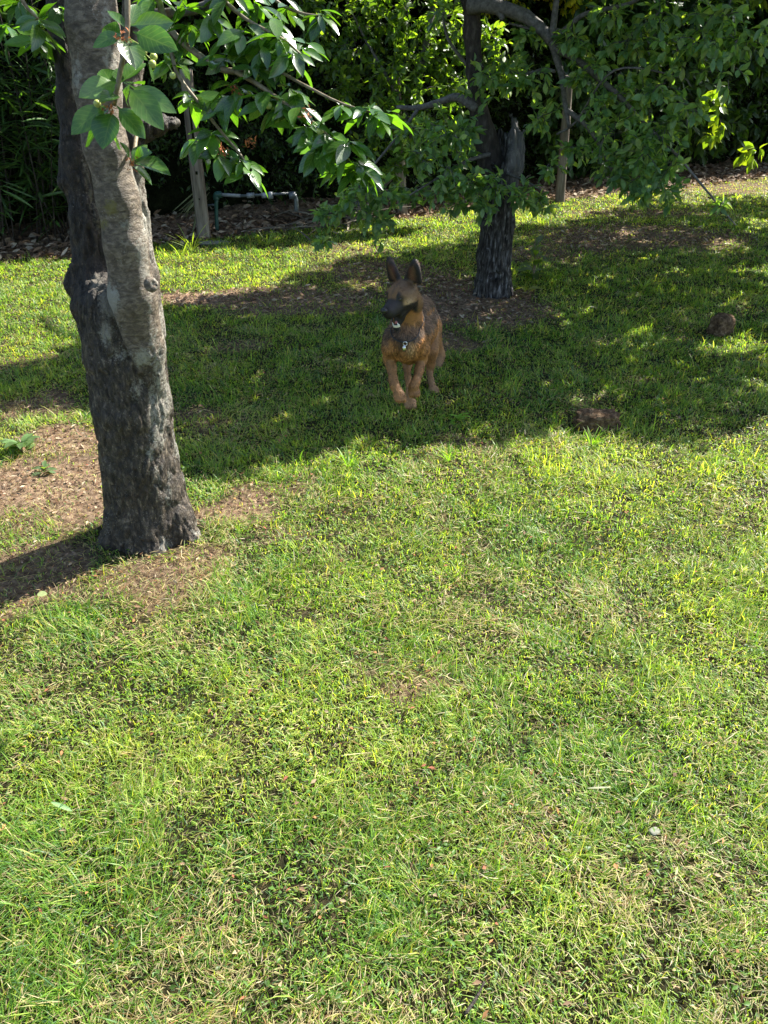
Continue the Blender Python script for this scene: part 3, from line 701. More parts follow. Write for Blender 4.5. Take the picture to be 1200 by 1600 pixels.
# random rosettes of drooping leaves along the other twigs
RP = [(268, 97, 2.28), (300, 40, 2.25), (330, 20, 2.22), (350, 60, 2.2), (372, 140, 2.15), (345, 150, 2.2), (405, 70, 2.15), (380, 45, 2.18), (440, 60, 2.15), (430, 35, 2.2), (460, 85, 2.12),
      (470, 75, 2.2), (500, 20, 2.3), (330, 205, 2.2), (350, 240, 2.18), (375, 250, 2.17), (388, 266, 2.16), (310, 215, 2.22), (415, 150, 2.1), (440, 165, 2.08), (470, 168, 2.06),
      (480, 198, 2.05), (520, 212, 2.03), (500, 235, 2.04), (545, 225, 2.0), (548, 250, 2.0), (560, 262, 2.0), (575, 172, 2.02), (596, 182, 2.0), (530, 165, 2.05), (400, 112, 2.14),
      (450, 10, 2.3), (400, 5, 2.25), (360, -10, 2.2), (290, 5, 2.25), (275, 60, 2.3), (425, 95, 2.16), (300, 150, 2.24), (345, 90, 2.2), (540, 262, 2.02), (490, 215, 2.06), (455, 140, 2.1),
      (60, 30, 2.2), (30, 5, 2.3), (90, 10, 2.35), (240, -5, 2.3), (60, 60, 2.4), (15, 40, 2.5)]
cp = []; cD = []; cN = []; cL = []
for (px, py, Y) in RP:
    c = P(px, py, Y)
    out = RNG.uniform(0, 2*math.pi)
    for j in range(RNG.integers(8, 12)):
        a = out+j*2.4
        d = nrm(np.array([math.cos(a), math.sin(a)*.9, RNG.uniform(-.95, .15)]))
        cp.append(c+RNG.normal(0, .006, 3)); cD.append(d); cL.append(RNG.uniform(.048, .088)); cN.append(nrm(np.array([0, 0, 1.])+.5*d*np.array([1, 1, 0])+RNG.normal(0, .3, 3)))
cp, cD, cN, cL = map(np.array, (cp, cD, cN, cL)); nn = len(cp)
facing = RNG.random(nn) < .4; cN[facing] = nrm(np.array([.535, -.49, .68])+RNG.normal(0, .2, (facing.sum(), 3)))
leaves(gl, cp, cD, cN, cL, cL*RNG.uniform(.36, .45, nn), PAL_CH[RNG.integers(0, 4, nn)]*RNG.uniform(.55, 1.35, (nn, 1)), n=8, fold=RNG.uniform(.1, .5, nn), curl=RNG.uniform(.05, .35, nn), wave=.03)
gl.build('leaves', M['cherry_leaf'], cherry, uv=True)
gt.build('twigs', M['young_twig'], cherry)
gbr.build('boughs', M['apple_bark'], cherry)
# crown above the frame
cc = []
for i in range(70):
    a = RNG.uniform(0, 2*math.pi); r = RNG.uniform(0, 1.15)
    cc.append((-1.5+math.cos(a)*r, 2.7+math.sin(a)*r, RNG.uniform(2.15, 3.6)))
cc = np.array(cc); gx = Geo()
rosettes(gup, gx, cc, .32, 12, 8, .10, .045, PAL_CH, n=3)
gup.build('crown', M['cherry_leaf'], cherry, uv=True); gx.build('crown_twigs', M['young_twig'], cherry)
# unripe cherries on stalks
for (px, py, Y, sx, sy) in ((224, 80, 1.95, 200, 62), (240, 89, 1.96, 202, 60), (238, 100, 1.95, 204, 64), (152, 162, 1.9, 172, 150), (270, 118, 2.2, 262, 100), (420, 165, 2.08, 410, 150), (500, 205, 2.02, 490, 190), (160, 155, 1.88, 178, 150)):
    g = Geo(); c = P(px, py, Y); r = .0085
    th = np.linspace(0, math.pi, 9); prof = [(math.sin(t)*r*(1+.05*math.cos(t)), math.cos(t)*r) for t in th]
    k = 12; Vv = np.array([(a*math.cos(2*math.pi*j/k), a*math.sin(2*math.pi*j/k), b) for a, b in prof for j in range(k)])+c
    i = np.arange(8)[:, None]*k; j = np.arange(k)[None]; g.add(Vv, np.stack([i+j, i+k+j, i+k+(j+1) % k, i+(j+1) % k], -1).reshape(-1, 4))
    tube(g, [c+np.array([0, 0, r*.9]), (c+P(sx, sy, Y))/2+np.array([0, 0, .004]), P(sx, sy, Y)], .0011, 5, sub=4)
    g.build('cherry', M['fruit'], cherry)
# dry orange flower remains at the leaf clusters
for (px, py, Y) in ((172, 170, 1.9), (190, 60, 1.9), (206, 256, 2.16), (368, 140, 2.14), (480, 178, 2.03), (350, 236, 2.17), (390, 222, 2.15)):
    g = Geo(); c = P(px, py, Y); k = 26; q = c+RNG.normal(0, .008, (k, 3))
    leaves(g, q, RNG.normal(0, 1, (k, 3)), RNG.normal(0, 1, (k, 3)), RNG.uniform(.006, .014, k), .004, np.array([.42, .15, .06])*RNG.uniform(.5, 1.4, (k, 1)), n=2)
    g.build('bud_scales', M['litter'], cherry)

# ------------------------------------------------------------------ crowns that shade the lawn (above the frame)
def inpoly(px, py, poly):
    r = np.zeros(len(px), bool); n = len(poly)
    for i in range(n):
        x1, y1 = poly[i]; x2, y2 = poly[(i+1) % n]
        c = ((y1 > py) != (y2 > py)) & (px < (x2-x1)*(py-y1)/((y2-y1) if y2 != y1 else 1e-9)+x1); r ^= c
    return r
SHADE = [(150, 500), (255, 478), (420, 452), (520, 412), (640, 396), (745, 366), (880, 345), (1000, 322), (1100, 316), (1260, 305), (1700, 330), (1800, 640), (1260, 640), (1200, 652), (1120, 684), (1040, 704), (900, 682),
         (800, 690), (700, 712), (600, 718), (520, 705), (430, 722), (340, 752), (265, 752), (200, 690), (120, 640), (0, 640), (-200, 620), (-200, 565), (0, 575), (140, 540)]
LIT = [(1160, 545, 60, 22), (735, 690, 38, 10), (1090, 600, 26, 12), (1190, 425, 50, 10), (985, 535, 20, 6), (548, 690, 36, 12), (200, 670, 60, 20), (1130, 385, 36, 8), (690, 600, 14, 8), (960, 372, 16, 7), (560, 445, 30, 8), (1185, 350, 30, 8), (1150, 490, 22, 8), (1180, 610, 30, 12), (1130, 640, 22, 8)]
HEDGE_SHADE = [(-300, 345), (-300, 430), (0, 408), (240, 392), (480, 366), (560, 348), (720, 320), (720, 300), (500, 320), (200, 350)]
gxs, gys = np.meshgrid(np.arange(-5, 9, .17), np.arange(1.5, 10, .17)); gxs = gxs.ravel()+RNG.normal(0, .04, gxs.size); gys = gys.ravel()+RNG.normal(0, .04, gys.size)
pp = proj(np.stack([gxs, gys, 0*gxs], -1))
def lit_ok(px, py):
    ok = np.ones(len(px), bool)
    for (cx, cy_, rx, ry) in LIT: ok &= ((px-cx)/rx)**2+((py-cy_)/ry)**2 > 1
    return ok
def leaf_keep(p0, poly=SHADE, soft=12):
    """prune so the crown's outline throws the ragged edge the lawn shows"""
    gxy = p0[:, :2]-SUN_H[None]*(p0[:, 2:]/math.tan(SUN_EL))
    a, b, _ = proj(np.column_stack([gxy, 0*gxy[:, 0]]))
    a = a+RNG.normal(0, soft, len(a)); b = b+RNG.normal(0, soft*.35, len(b))+14*(fbm(gxy[:, 0]*2.2, gxy[:, 1]*2.2, o=2, seed=66)-.5)*2
    return inpoly(a, b, poly) & lit_ok(a, b)
ins = inpoly(pp[0], pp[1], SHADE) & lit_ok(pp[0], pp[1])
sx, sy = gxs[ins], gys[ins]
hz = RNG.uniform(2.15, 3.3, len(sx))
CX = sx+SUN_H[0]*hz/math.tan(SUN_EL); CY = sy+SUN_H[1]*hz/math.tan(SUN_EL)
C_all = np.stack([CX, CY, hz], -1)
right = CX > 3.3
print('crown balls', len(sx), right.sum())

# ------------------------------------------------------------------ old apple tree (centre right)
ap_base = at(770, 462); ap_base[1] += .1; ap_base[2] = 0
apple = thing('apple_tree', ap_base, 'old apple tree behind the dog with hollow weathered grey trunk and low leafy branches', 'tree')
Ya = 5.66
tp = chain([(771, 470, Ya, .150), (770, 440, Ya, .128), (771, 400, Ya, .128), (776, 350, Ya, .120), (782, 290, Ya, .112), (789, 258, Ya, .108), (790, 250, Ya, .100)])
tp += chain([(771, 430, Ya, .1), (752, 474, Ya-.08, .045)]) + chain([(771, 430, Ya, .1), (794, 474, Ya-.06, .04)]) + chain([(771, 430, Ya, .09), (770, 482, Ya-.1, .04)])
tp += chain([(803, 262, Ya, .060), (806, 215, Ya+.02, .040), (801, 188, Ya+.02, .022), (796, 176, Ya+.02, .012)]) + chain([(813, 262, Ya, .04), (817, 232, Ya, .018), (820, 202, Ya, .004)]) + chain([(786, 262, Ya+.04, .06), (784, 212, Ya+.05, .026), (781, 200, Ya+.05, .006)])
cuts = [('e', P(781, 222, Ya-.04), (.05, .09, .17)), ('e', P(764, 285, Ya-.13), (.02, .04, .22)), ('e', P(777, 432, Ya-.14), (.075, .04, .02))]
lim = chain([(778, 330, Ya+.06, .07), (768, 262, Ya+.04, .085), (758, 212, Ya+.04, .068), (748, 170, Ya+.05, .055), (742, 110, Ya+.05, .05), (738, 50, Ya+.05, .05), (733, -10, Ya+.05, .05), (725, -90, Ya+.05, .045), (720, -220, Ya+.1, .04)])
V, Q = sdf_mesh(lim, .010, .014); Nn = vnormals(V, Q)
V = V+Nn*(.030*(fbm(V[:, 0]*18, V[:, 1]*18, V[:, 2]*7, o=4, seed=24)-.5))[:, None]
mk('limb', V, [Q], M['dark_bark'], apple)
V, Q = sdf_mesh(tp, .010, .014, cuts=cuts)
V = relax(V, Q, 1); Nn = vnormals(V, Q)
r_ = np.abs(fbm(V[:, 0]*22, V[:, 1]*22, V[:, 2]*3, o=4, seed=14)-.5)*2; l_ = fbm(V[:, 0]*6, V[:, 1]*6, V[:, 2]*4, o=2, seed=15)-.5
V = V+Nn*(-.022*(1-sstep(0, .3, r_))+.04*l_)[:, None]
_a, _b, _c = proj(V)
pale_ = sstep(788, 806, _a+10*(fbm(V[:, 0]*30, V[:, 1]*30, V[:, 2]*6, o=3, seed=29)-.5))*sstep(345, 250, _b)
tag(mk('trunk', V, [Q], M['old_wood'], apple, attrs={'pale': pale_}), 'hollow split trunk of weathered grey dead wood')
g = Geo()
def br(g, pts, r0, r1, sides=8, wob=.2): tube(g, [P(*p) for p in pts], np.linspace(r0, r1, len(pts)), sides, sub=6, wob=wob)
br(g, [(733, 10, Ya), (760, 8, 5.6), (790, 14, 5.55), (822, 26, 5.5), (848, 48, 5.45), (862, 64, 5.42)], .045, .032, 10)
br(g, [(778, 12, 5.57), (784, 26, 5.54), (782, 30, 5.52)], .03, .008)
br(g, [(862, 64, 5.42), (866, 30, 5.42), (870, -10, 5.4), (868, -80, 5.4)], .022, .014)
br(g, [(862, 62, 5.42), (885, 45, 5.4), (915, 22, 5.35), (985, 5, 5.2), (1020, -20, 5.1)], .02, .008)
br(g, [(862, 64, 5.42), (868, 85, 5.42), (878, 120, 5.4), (884, 170, 5.38), (890, 200, 5.36)], .026, .012)
br(g, [(866, 75, 5.42), (900, 92, 5.35), (935, 122, 5.25), (970, 152, 5.15), (1000, 186, 5.1), (1030, 215, 5.05)], .022, .010)
br(g, [(900, 92, 5.35), (880, 50, 5.4), (830, 45, 5.5), (795, 36, 5.6)], .012, .006)
br(g, [(795, 112, 5.6), (830, 114, 5.55), (850, 108, 5.5), (868, 112, 5.45)], .014, .010)
br(g, [(884, 170, 5.38), (920, 200, 5.3), (945, 240, 5.25), (960, 270, 5.2), (974, 296, 5.2)], .016, .012)
br(g, [(1030, 215, 5.05), (1060, 245, 4.98), (1085, 275, 4.92), (1110, 305, 4.88), (1135, 335, 4.84), (1150, 352, 4.82)], .010, .003)
br(g, [(960, 270, 5.2), (990, 300, 5.1), (1025, 325, 5.05)], .006, .003)
br(g, [(745, 170, Ya), (715, 152, 5.7), (690, 158, 5.75), (655, 168, 5.8), (620, 168, 5.85)], .03, .014)
br(g, [(655, 168, 5.8), (620, 215, 5.7), (575, 270, 5.6), (548, 320, 5.55)], .012, .004)
br(g, [(770, 240, Ya), (735, 250, 5.5), (690, 275, 5.4), (640, 305, 5.35)], .016, .005)
br(g, [(790, 270, Ya-.1), (825, 285, 5.4), (850, 300, 5.35)], .010, .004)
br(g, [(760, 205, Ya), (740, 120, 5.8), (700, 60, 5.9), (690, 0, 6.0)], .014, .008)
br(g, [(870, 210, 5.4), (900, 190, 5.35), (960, 110, 5.1), (1060, 120, 5.0), (1080, 135, 4.95)], .008, .004)
br(g, [(720, -60, Ya), (600, -150, 5.6), (480, -220, 5.4)], .04, .012)
br(g, [(725, -90, Ya), (800, -300, 5.6), (950, -420, 5.5)], .045, .012)
br(g, [(868, -80, 5.4), (950, -200, 5.2), (1150, -260, 5.0)], .03, .010)
br(g, [(720, -150, Ya), (640, -300, 6.2), (620, -380, 6.8)], .04, .012)
g.build('branches', M['apple_bark'], apple)
# the leafy parts seen in the frame: px, py, Y, radius (px), twigs
AB = [(760, 120, 5.5, 36, 20), (730, 195, 5.35, 34, 20), (700, 215, 5.3, 42, 26), (665, 240, 5.4, 34, 22), (700, 260, 5.3, 40, 26), (650, 200, 5.6, 34, 18), (742, 285, 5.3, 30, 22), (775, 290, 5.25, 26, 20),
      (815, 300, 5.25, 24, 16), (845, 310, 5.25, 18, 12), (760, 320, 5.3, 18, 12), (715, 320, 5.4, 18, 11), (690, 300, 5.35, 24, 16), (640, 300, 5.5, 28, 18), (600, 300, 5.5, 28, 18), (565, 290, 5.5, 28, 18), (545, 320, 5.5, 26, 18), (515, 335, 5.5, 20, 16),
      (590, 345, 5.5, 20, 12), (588, 375, 5.5, 9, 4), (505, 372, 5.5, 10, 8), (575, 335, 5.5, 22, 14),
      (830, 120, 5.45, 34, 20), (850, 180, 5.45, 32, 18), (900, 60, 5.3, 32, 18), (920, 110, 5.3, 38, 26), (940, 160, 5.25, 42, 28), (960, 205, 5.2, 42, 28), (1000, 150, 5.1, 42, 28), (1000, 235, 5.05, 42, 28),
      (1040, 200, 5.0, 40, 28), (1050, 255, 5.0, 34, 24), (1000, 275, 5.05, 34, 24), (960, 260, 5.15, 30, 20), (900, 230, 5.3, 30, 16), (1040, 130, 5.0, 38, 20), (1060, 70, 5.0, 38, 20), (985, 60, 5.15, 38, 22), (950, 20, 5.2, 34, 18),
      (1040, 295, 4.95, 24, 16), (1000, 305, 5.0, 18, 8), (1100, 60, 4.9, 40, 18), (1130, 110, 4.85, 38, 14), (1080, 165, 4.9, 32, 14), (820, 60, 5.5, 26, 12), (790, 90, 5.6, 26, 12), (860, 255, 5.4, 26, 10), (1130, 20, 4.9, 46, 20), (1030, 20, 5.1, 40, 20), (1165, 60, 4.9, 34, 14),
      (1125, 320, 4.85, 9, 3), (1150, 60, 4.8, 30, 12), (700, 20, 5.8, 34, 14)]
glf = Geo(); gtw = Geo()
for (px, py, Y, r, n_) in AB:
    c = P(px, py, Y); rm = r/FPX*float((c-C0)@CF)
    rosettes(glf, gtw, c, rm*1.08, max(3, int(n_*.78)), 7, .068, .034, PAL_AP*1.4, n=4, droop=.15, fold=.4, curl=.3)
glf.build('leaves', M['apple_leaf'], apple); gtw.build('twigs', M['apple_bark'], apple)
gcr = Geo(); gct = Geo()
rosettes(gcr, gct, C_all[~right], .24, 10, 8, .10, .058, PAL_AP, n=2, keep=leaf_keep)
gcr.build('crown', M['apple_leaf'], apple); gct.build('crown_twigs', M['apple_bark'], apple)
# neighbour tree outside the frame to the right; its crown reaches over the lawn
nb = thing('fruit_tree', (5.4, 6.6, 0), 'fruit tree just beyond the right edge whose crown shades the lawn', 'tree')
g = Geo(); tube(g, [(5.4, 6.6, -.05), (5.35, 6.55, .8), (5.3, 6.5, 1.7), (5.2, 6.4, 2.5), (5.1, 6.3, 3.2)], [.16, .13, .11, .07, .03], 14, sub=6, wob=.2); g.build('trunk', M['dark_bark'], nb)
g = Geo()
for (dx, dy) in ((-1.4, -.9), (-1.5, .8), (1.3, .7), (.8, -1.3), (-.3, 1.8)): tube(g, [(5.33, 6.5, 1.5), (5.3+dx*.5, 6.5+dy*.5, 2.2), (5.3+dx, 6.5+dy, 2.6), (5.3+dx*1.5, 6.5+dy*1.5, 2.9)], [.07, .045, .03, .01], 8, sub=5)
g.build('branches', M['dark_bark'], nb)
gcr = Geo(); gct = Geo()
rosettes(gcr, gct, C_all[right], .24, 9, 8, .10, .058, PAL_AP, n=2, keep=leaf_keep)
gcr.build('crown', M['apple_leaf'], nb); gct.build('twigs', M['apple_bark'], nb)

# ------------------------------------------------------------------ hedge and what grows along it
def HP(s, o, z): return np.stack([HP0[0]+HD[0]*s+HN[0]*o, HP0[1]+HD[1]*s+HN[1]*o, z+0*s], -1)
hedge = thing('hedge', HP(np.float64(4), np.float64(1.4), 0.), 'tall dense dark green hedge closing the back of the lawn behind the posts', 'hedge')
# inner mass of twigs: bumpy wall with depth
ss = np.arange(-9, 22, .2); zz = np.linspace(-.05, 3.0, 16); th = np.concatenate([zz, [3.1]])
ring = [(1.15, z) for z in zz]+[(1.6, 3.1), (2.2, 3.0)]+[(2.6, z) for z in zz[::-1]]
S_, K_ = np.meshgrid(ss, np.arange(len(ring)), indexing='ij'); ro = np.array([r[0] for r in ring])[K_]; rz = np.array([r[1] for r in ring])[K_]
ro = ro+(fbm(S_*1.3, rz*1.3+K_*.01, o=3, seed=44)-.5)*.5
Vh = HP(S_, ro, rz+(fbm(S_*.8, K_*.2, o=2, seed=46)-.5)*.3*(rz > .3)); k = len(ring); i = (np.arange(len(ss)-1)[:, None]*k+np.arange(k)[None]); i2 = (np.arange(len(ss)-1)[:, None]*k+(np.arange(k)[None]+1) % k)
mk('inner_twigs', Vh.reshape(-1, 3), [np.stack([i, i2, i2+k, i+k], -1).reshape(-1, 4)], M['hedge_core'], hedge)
nB = 1500
s = RNG.uniform(-5, 14, nB); z = RNG.uniform(.25, 3.1, nB); o = 1.0+(fbm(s*1.2, z*1.2, o=2, seed=47)-.5)*.7+RNG.uniform(-.2, .12, nB)
o = np.where(z < .7, o+.15, o)
g = Geo(); gq = Geo()
px_, py_, _ = proj(HP(s, o, z)); k_ = (px_ > -350) & (px_ < 1500)
rosettes(g, gq, HP(s, o, z)[k_], .26, 11, 7, .065, .032, PAL_HG, n=2, droop=.1, twig_r=.003)
nT = 260; s = RNG.uniform(-6, 16, nT); rosettes(g, gq, HP(s, RNG.uniform(.8, 2.4, nT), RNG.uniform(2.9, 3.4, nT)), .3, 9, 7, .07, .036, PAL_BR, n=2)
g.build('foliage', M['hedge_leaf'], hedge); gq.build('twigs', M['dark_bark'], hedge)

# tree growing over the hedge: shades the strip along its foot
sh = inpoly(pp[0], pp[1], HEDGE_SHADE); hx, hy = gxs[sh], gys[sh]; hzz = RNG.uniform(2.2, 3.0, len(hx))
ov = thing('overhanging_tree', HP(np.float64(-1.5), np.float64(1.9), 0.), 'evergreen tree leaning over the hedge and shading the bare strip at left', 'tree')
g = Geo(); gq = Geo(); Ch = np.stack([hx+SUN_H[0]*hzz/math.tan(SUN_EL), hy+SUN_H[1]*hzz/math.tan(SUN_EL), hzz], -1)
rosettes(g, gq, Ch, .26, 11, 8, .10, .058, PAL_HG, n=2)
rosettes(g, gq, HP(RNG.uniform(-5, 1, 60), RNG.uniform(.4, 2.2, 60), RNG.uniform(3.0, 4.2, 60)), .4, 10, 8, .10, .05, PAL_HG, n=2)
g.build('crown', M['hedge_leaf'], ov); gq.build('twigs', M['dark_bark'], ov)
g = Geo(); b0 = HP(np.float64(-1.5), np.float64(1.9), 0.)
tube(g, [b0, b0+[.1, 0, 1.2], b0+[0, -.2, 2.4], b0+[.3, -.5, 3.2]], [.12, .1, .07, .03], 10, sub=5, wob=.2)
for (dx, dy) in ((-1.5, -.6), (1.8, -.4), (2.8, .9), (.4, -1.3)): tube(g, [b0+[0, -.1, 2.0], b0+[dx*.5, dy*.5, 2.6], b0+[dx, dy, 2.8]], [.05, .03, .01], 8, sub=5)
g.build('trunk', M['dark_bark'], ov)

# bright leafed young tree in the sun, in front of the hedge between the two big trees
yt_base = HP(np.float64(1.75), np.float64(.55), 0.)
yt = thing('young_tree', yt_base, 'bright sunlit leafy young tree before the hedge, left of the old apple trunk', 'tree')
YB = [(500, 40, 8.2, 34), (540, 20, 8.3, 34), (560, 80, 8.2, 36), (600, 40, 8.3, 36), (640, 30, 8.3, 36), (690, 30, 8.4, 34), (610, 110, 8.1, 36), (650, 90, 8.2, 36), (690, 90, 8.3, 34), (660, 140, 8.1, 34), (600, 160, 8.0, 30),
      (630, 190, 8.0, 30), (680, 180, 8.1, 32), (590, 220, 8.0, 26), (645, 235, 8.0, 26), (540, 140, 8.1, 28), (520, 90, 8.2, 28), (700, 130, 8.3, 30), (480, 10, 8.2, 30), (580, 0, 8.3, 40), (660, -20, 8.4, 40), (710, 220, 8.2, 22), (615, 262, 7.9, 18), (720, 60, 8.4, 26), (760, 60, 8.6, 30), (790, 110, 8.7, 28)]
g = Geo(); gq = Geo()
for (px, py, Y, r) in YB:
    c = P(px, py, Y); rosettes(g, gq, c, r*1.15/FPX*float((c-C0)@CF), 24, 7, .085, .042, PAL_BR, n=3, droop=.1)
g.build('crown', M['apple_leaf'], yt); gq.build('twigs', M['apple_bark'], yt)
g = Geo()
tube(g, [yt_base-[0, 0, .05], P(632, 250, yt_base[1]), P(655, 120, 8.3), P(680, 0, 8.35), P(690, -90, 8.4)], [.045, .04, .032, .024, .012], 9, sub=6, wob=.2)
tube(g, [P(645, 200, 8.2), P(610, 130, 8.15), P(570, 60, 8.2), P(540, 0, 8.25)], [.022, .016, .012, .006], 7, sub=5)
g.build('trunk', M['apple_bark'], yt)
# lit hedge top seen above the limb: sunlight through it painted as yellow green leaf colour
ys_ = thing('sunlit_hedge_top', HP(np.float64(4.3), np.float64(2.9), 0.), 'hedge top with yellow sunlight put into its leaf colour at the top edge', 'shrub')
g = Geo(); gq = Geo(); n_ = 90; s = RNG.uniform(2.6, 9.5, n_)
rosettes(g, gq, HP(s, RNG.uniform(2.2, 3.4, n_), RNG.uniform(3.0, 3.7, n_)), .34, 12, 8, .07, .045, np.array([[.30, .30, .03], [.36, .34, .04], [.22, .28, .03]]), n=2)
for px in np.arange(735, 925, 9):
    rosettes(g, gq, P(px+RNG.normal(0, 3), RNG.uniform(-26, 6), 9.9+(px-735)*.004+RNG.uniform(-.15, .15)), .12, 8, 7, .06, .036, np.array([[.34, .32, .03], [.40, .36, .04], [.24, .30, .03]]), n=3)
g.build('foliage', M['apple_leaf'], ys_); gq.build('stems', M['dark_bark'], ys_)

# big leaved laurel at the right end of the hedge
la = thing('laurel_shrub', HP(np.float64(8.6), np.float64(.9), 0.), 'dark broad leaved laurel shrub at right beyond the apple branches', 'shrub')
g = Geo(); gq = Geo(); n_ = 420
s = RNG.uniform(4.9, 12.5, n_); z = RNG.uniform(.35, 3.0, n_); C_ = HP(s, .75+(fbm(s*1.1, z, o=2, seed=52)-.5)*.6+RNG.uniform(-.15, .2, n_), z)
rosettes(g, gq, C_, .30, 7, 7, .15, .065, PAL_LA, n=3, droop=.45, twig_r=.004)
LP = [(1120, 150, 9), (1125, 185, 9), (1118, 215, 7), (1180, 235, 10), (1110, 170, 7), (1175, 250, 7)]  # backlit leaves: the light shining through is put into their yellow colour
for (px, py, n_) in LP:
    c = P(px, py, 10.3); rosettes(g, gq, c, .13, n_//2, 4, .15, .08, np.array([[.2, .26, .03], [.14, .22, .03]]), n=3, droop=.8)
g.build('foliage', M['hedge_leaf'], la); gq.build('stems', M['dark_bark'], la)

# lanceolate bamboo-like clump at far left
bb = thing('bamboo_clump', at(40, 372), 'dark clump of long narrow bamboo leaves at far left before the hedge', 'bamboo')
g = Geo(); gq = Geo(); lp = []; ld = []
for i in range(150):
    s = RNG.uniform(-4.6, -.55); o = RNG.uniform(.35, .95); b0 = HP(np.float64(s), np.float64(o), 0.); h = RNG.uniform(.7, 2.6); lean_ = RNG.normal(0, .18, 2)+HN*(-.12)
    p1 = b0+np.array([lean_[0]*.4*h, lean_[1]*.4*h, h*.5]); p2 = b0+np.array([lean_[0]*h, lean_[1]*h, h])
    tube(gq, [b0, p1, p2], [.007, .006, .002], 5, sub=4)
    for j in range(int(22*h)):
        t = RNG.uniform(.12, 1); a = RNG.uniform(0, 2*math.pi); lp.append(b0+(p2-b0)*t); ld.append((math.cos(a), math.sin(a), RNG.uniform(-.5, .7)))
lp, ld = np.array(lp), np.array(ld); k = len(lp)
leaves(g, lp, ld, nrm(np.array([0, 0, 1.])+RNG.normal(0, .4, (k, 3))), RNG.uniform(.14, .3, k), RNG.uniform(.014, .026, k), PAL_HG[RNG.integers(0, 4, k)]*RNG.uniform(.8, 1.7, (k, 1)), n=5, fold=.3, curl=RNG.uniform(.1, .5, k), profile='long')
dry_ = RNG.random(k) < .05
g.build('foliage', M['hedge_leaf'], bb); gq.build('canes', M['dark_bark'], bb)

# ------------------------------------------------------------------ posts, pipe
def post(base_px, top_px, Yb, wid, label, fork):
    b = at(*base_px); Y = Yb; b = P(base_px[0], base_px[1], Y); t = P(top_px[0], top_px[1], Y-.02); b[2] = -.08
    r = thing('wooden_post', (b[0], b[1], 0), label, 'post', 'wooden posts along the hedge')
    g = Geo(); n_ = 26; th = np.arange(12)/12*2*math.pi
    sq = np.maximum(np.abs(np.cos(th)), np.abs(np.sin(th))); pr = np.stack([np.cos(th)/sq**.8, np.sin(th)/sq**.8], -1)*wid/2
    X = []
    for i in range(n_):
        u = i/(n_-1); c = b*(1-u)+t*u; tap = 1-.18*u
        w_ = pr*tap*(1+.10*(fbm(th*2, np.full(12, u*6), o=2, seed=int(base_px[0]))-.5)[:, None])
        X.append(np.column_stack([c[0]+w_[:, 0], c[1]+w_[:, 1]*.8, np.full(12, c[2])+(.02*(fbm(th*3, th*0, seed=7)-.5) if i == n_-1 else 0)]))
    X = np.concatenate(X+[[t+[0, 0, -.005]]]); i = np.arange(n_-1)[:, None]*12; j = np.arange(12)[None]
    tp_ = (n_-1)*12+np.arange(12)
    g.add(X, [np.stack([i+j, i+(j+1) % 12, i+12+(j+1) % 12, i+12+j], -1).reshape(-1, 4), np.stack([np.full(12, n_*12), tp_, (n_-1)*12+(np.arange(12)+1) % 12], -1)])
    g.build('shaft', M['post'], r)
    if fork:      # the upper half is split: dark slot and bolt holes
        d = t-b
        for (u, hw, hh) in ((.74, .009, .20), (.45, .010, .013), (.97, .012, .014), (.30, .006, .007)):
            c = b+d*u; ext = wid*.8*(1-.18*u)/2*.985+.003
            g = Geo(); box(g, c+np.array([.012*u, -ext-.001, 0]), (hw*2, .006, hh*2), bev=.002)
            g.build('slot' if hh > .1 else 'bolt_hole', M['hedge_core'], r)
    return r
post((320, 378), (290, 108), 7.6, .125, 'split grey wooden post left of the irrigation pipe', True)
post((630, 342), (618, 120), 8.8, .11, 'short visible grey post half hidden behind the low apple leaves, middle of the fence line', False)
post((875, 314), (889, 118), 9.7, .11, 'slim grey wooden post standing right of the apple trunk', False)
# stone at the left post's foot
pr = thing('irrigation_pipe', P(338, 345, 7.85), 'green riser and grey horizontal irrigation pipe with pale fittings before the hedge', 'pipe'); pr.location.z = 0
Yp = 7.85
g = Geo(); a = P(338, 352, Yp); a[2] = -.02; tube(g, [a, P(338, 335, Yp), P(338, 309, Yp)], .018, 12, sub=3); tube(g, [P(338, 312, Yp), P(338, 305, Yp), P(346, 304, Yp)], .030, 12, sub=5); g.build('riser', M['pipe_green'], pr)
g = Geo(); tube(g, [P(344, 304, Yp), P(376, 306, Yp)], .016, 12); g.build('pipe', M['pipe_grey'], pr)
g = Geo(); tube(g, [P(376, 306, Yp), P(456, 302, Yp)], .012, 12); g.build('thin_pipe', M['pipe_dark'], pr)
for (x0, x1, r_, m_) in ((386, 397, .024, 'pipe_grey'), (409, 418, .026, 'pipe_grey'), (420, 426, .034, 'pipe_grey'), (452, 462, .034, 'pipe_dark')):
    g = Geo(); tube(g, [P(x0, 305.5, Yp), P(x1, 305, Yp)], r_, 14); g.build('fitting', M[m_], pr)
g = Geo(); tube(g, [P(460, 304, Yp), P(463, 315, Yp), P(463, 330, Yp)], .02, 10, sub=4); g.build('elbow', M['pipe_dark'], pr); g = Geo(); tube(g, [P(322, 321, Yp), P(338, 320, Yp)], .010, 8); g.build('side_inlet', M['pipe_dark'], pr)

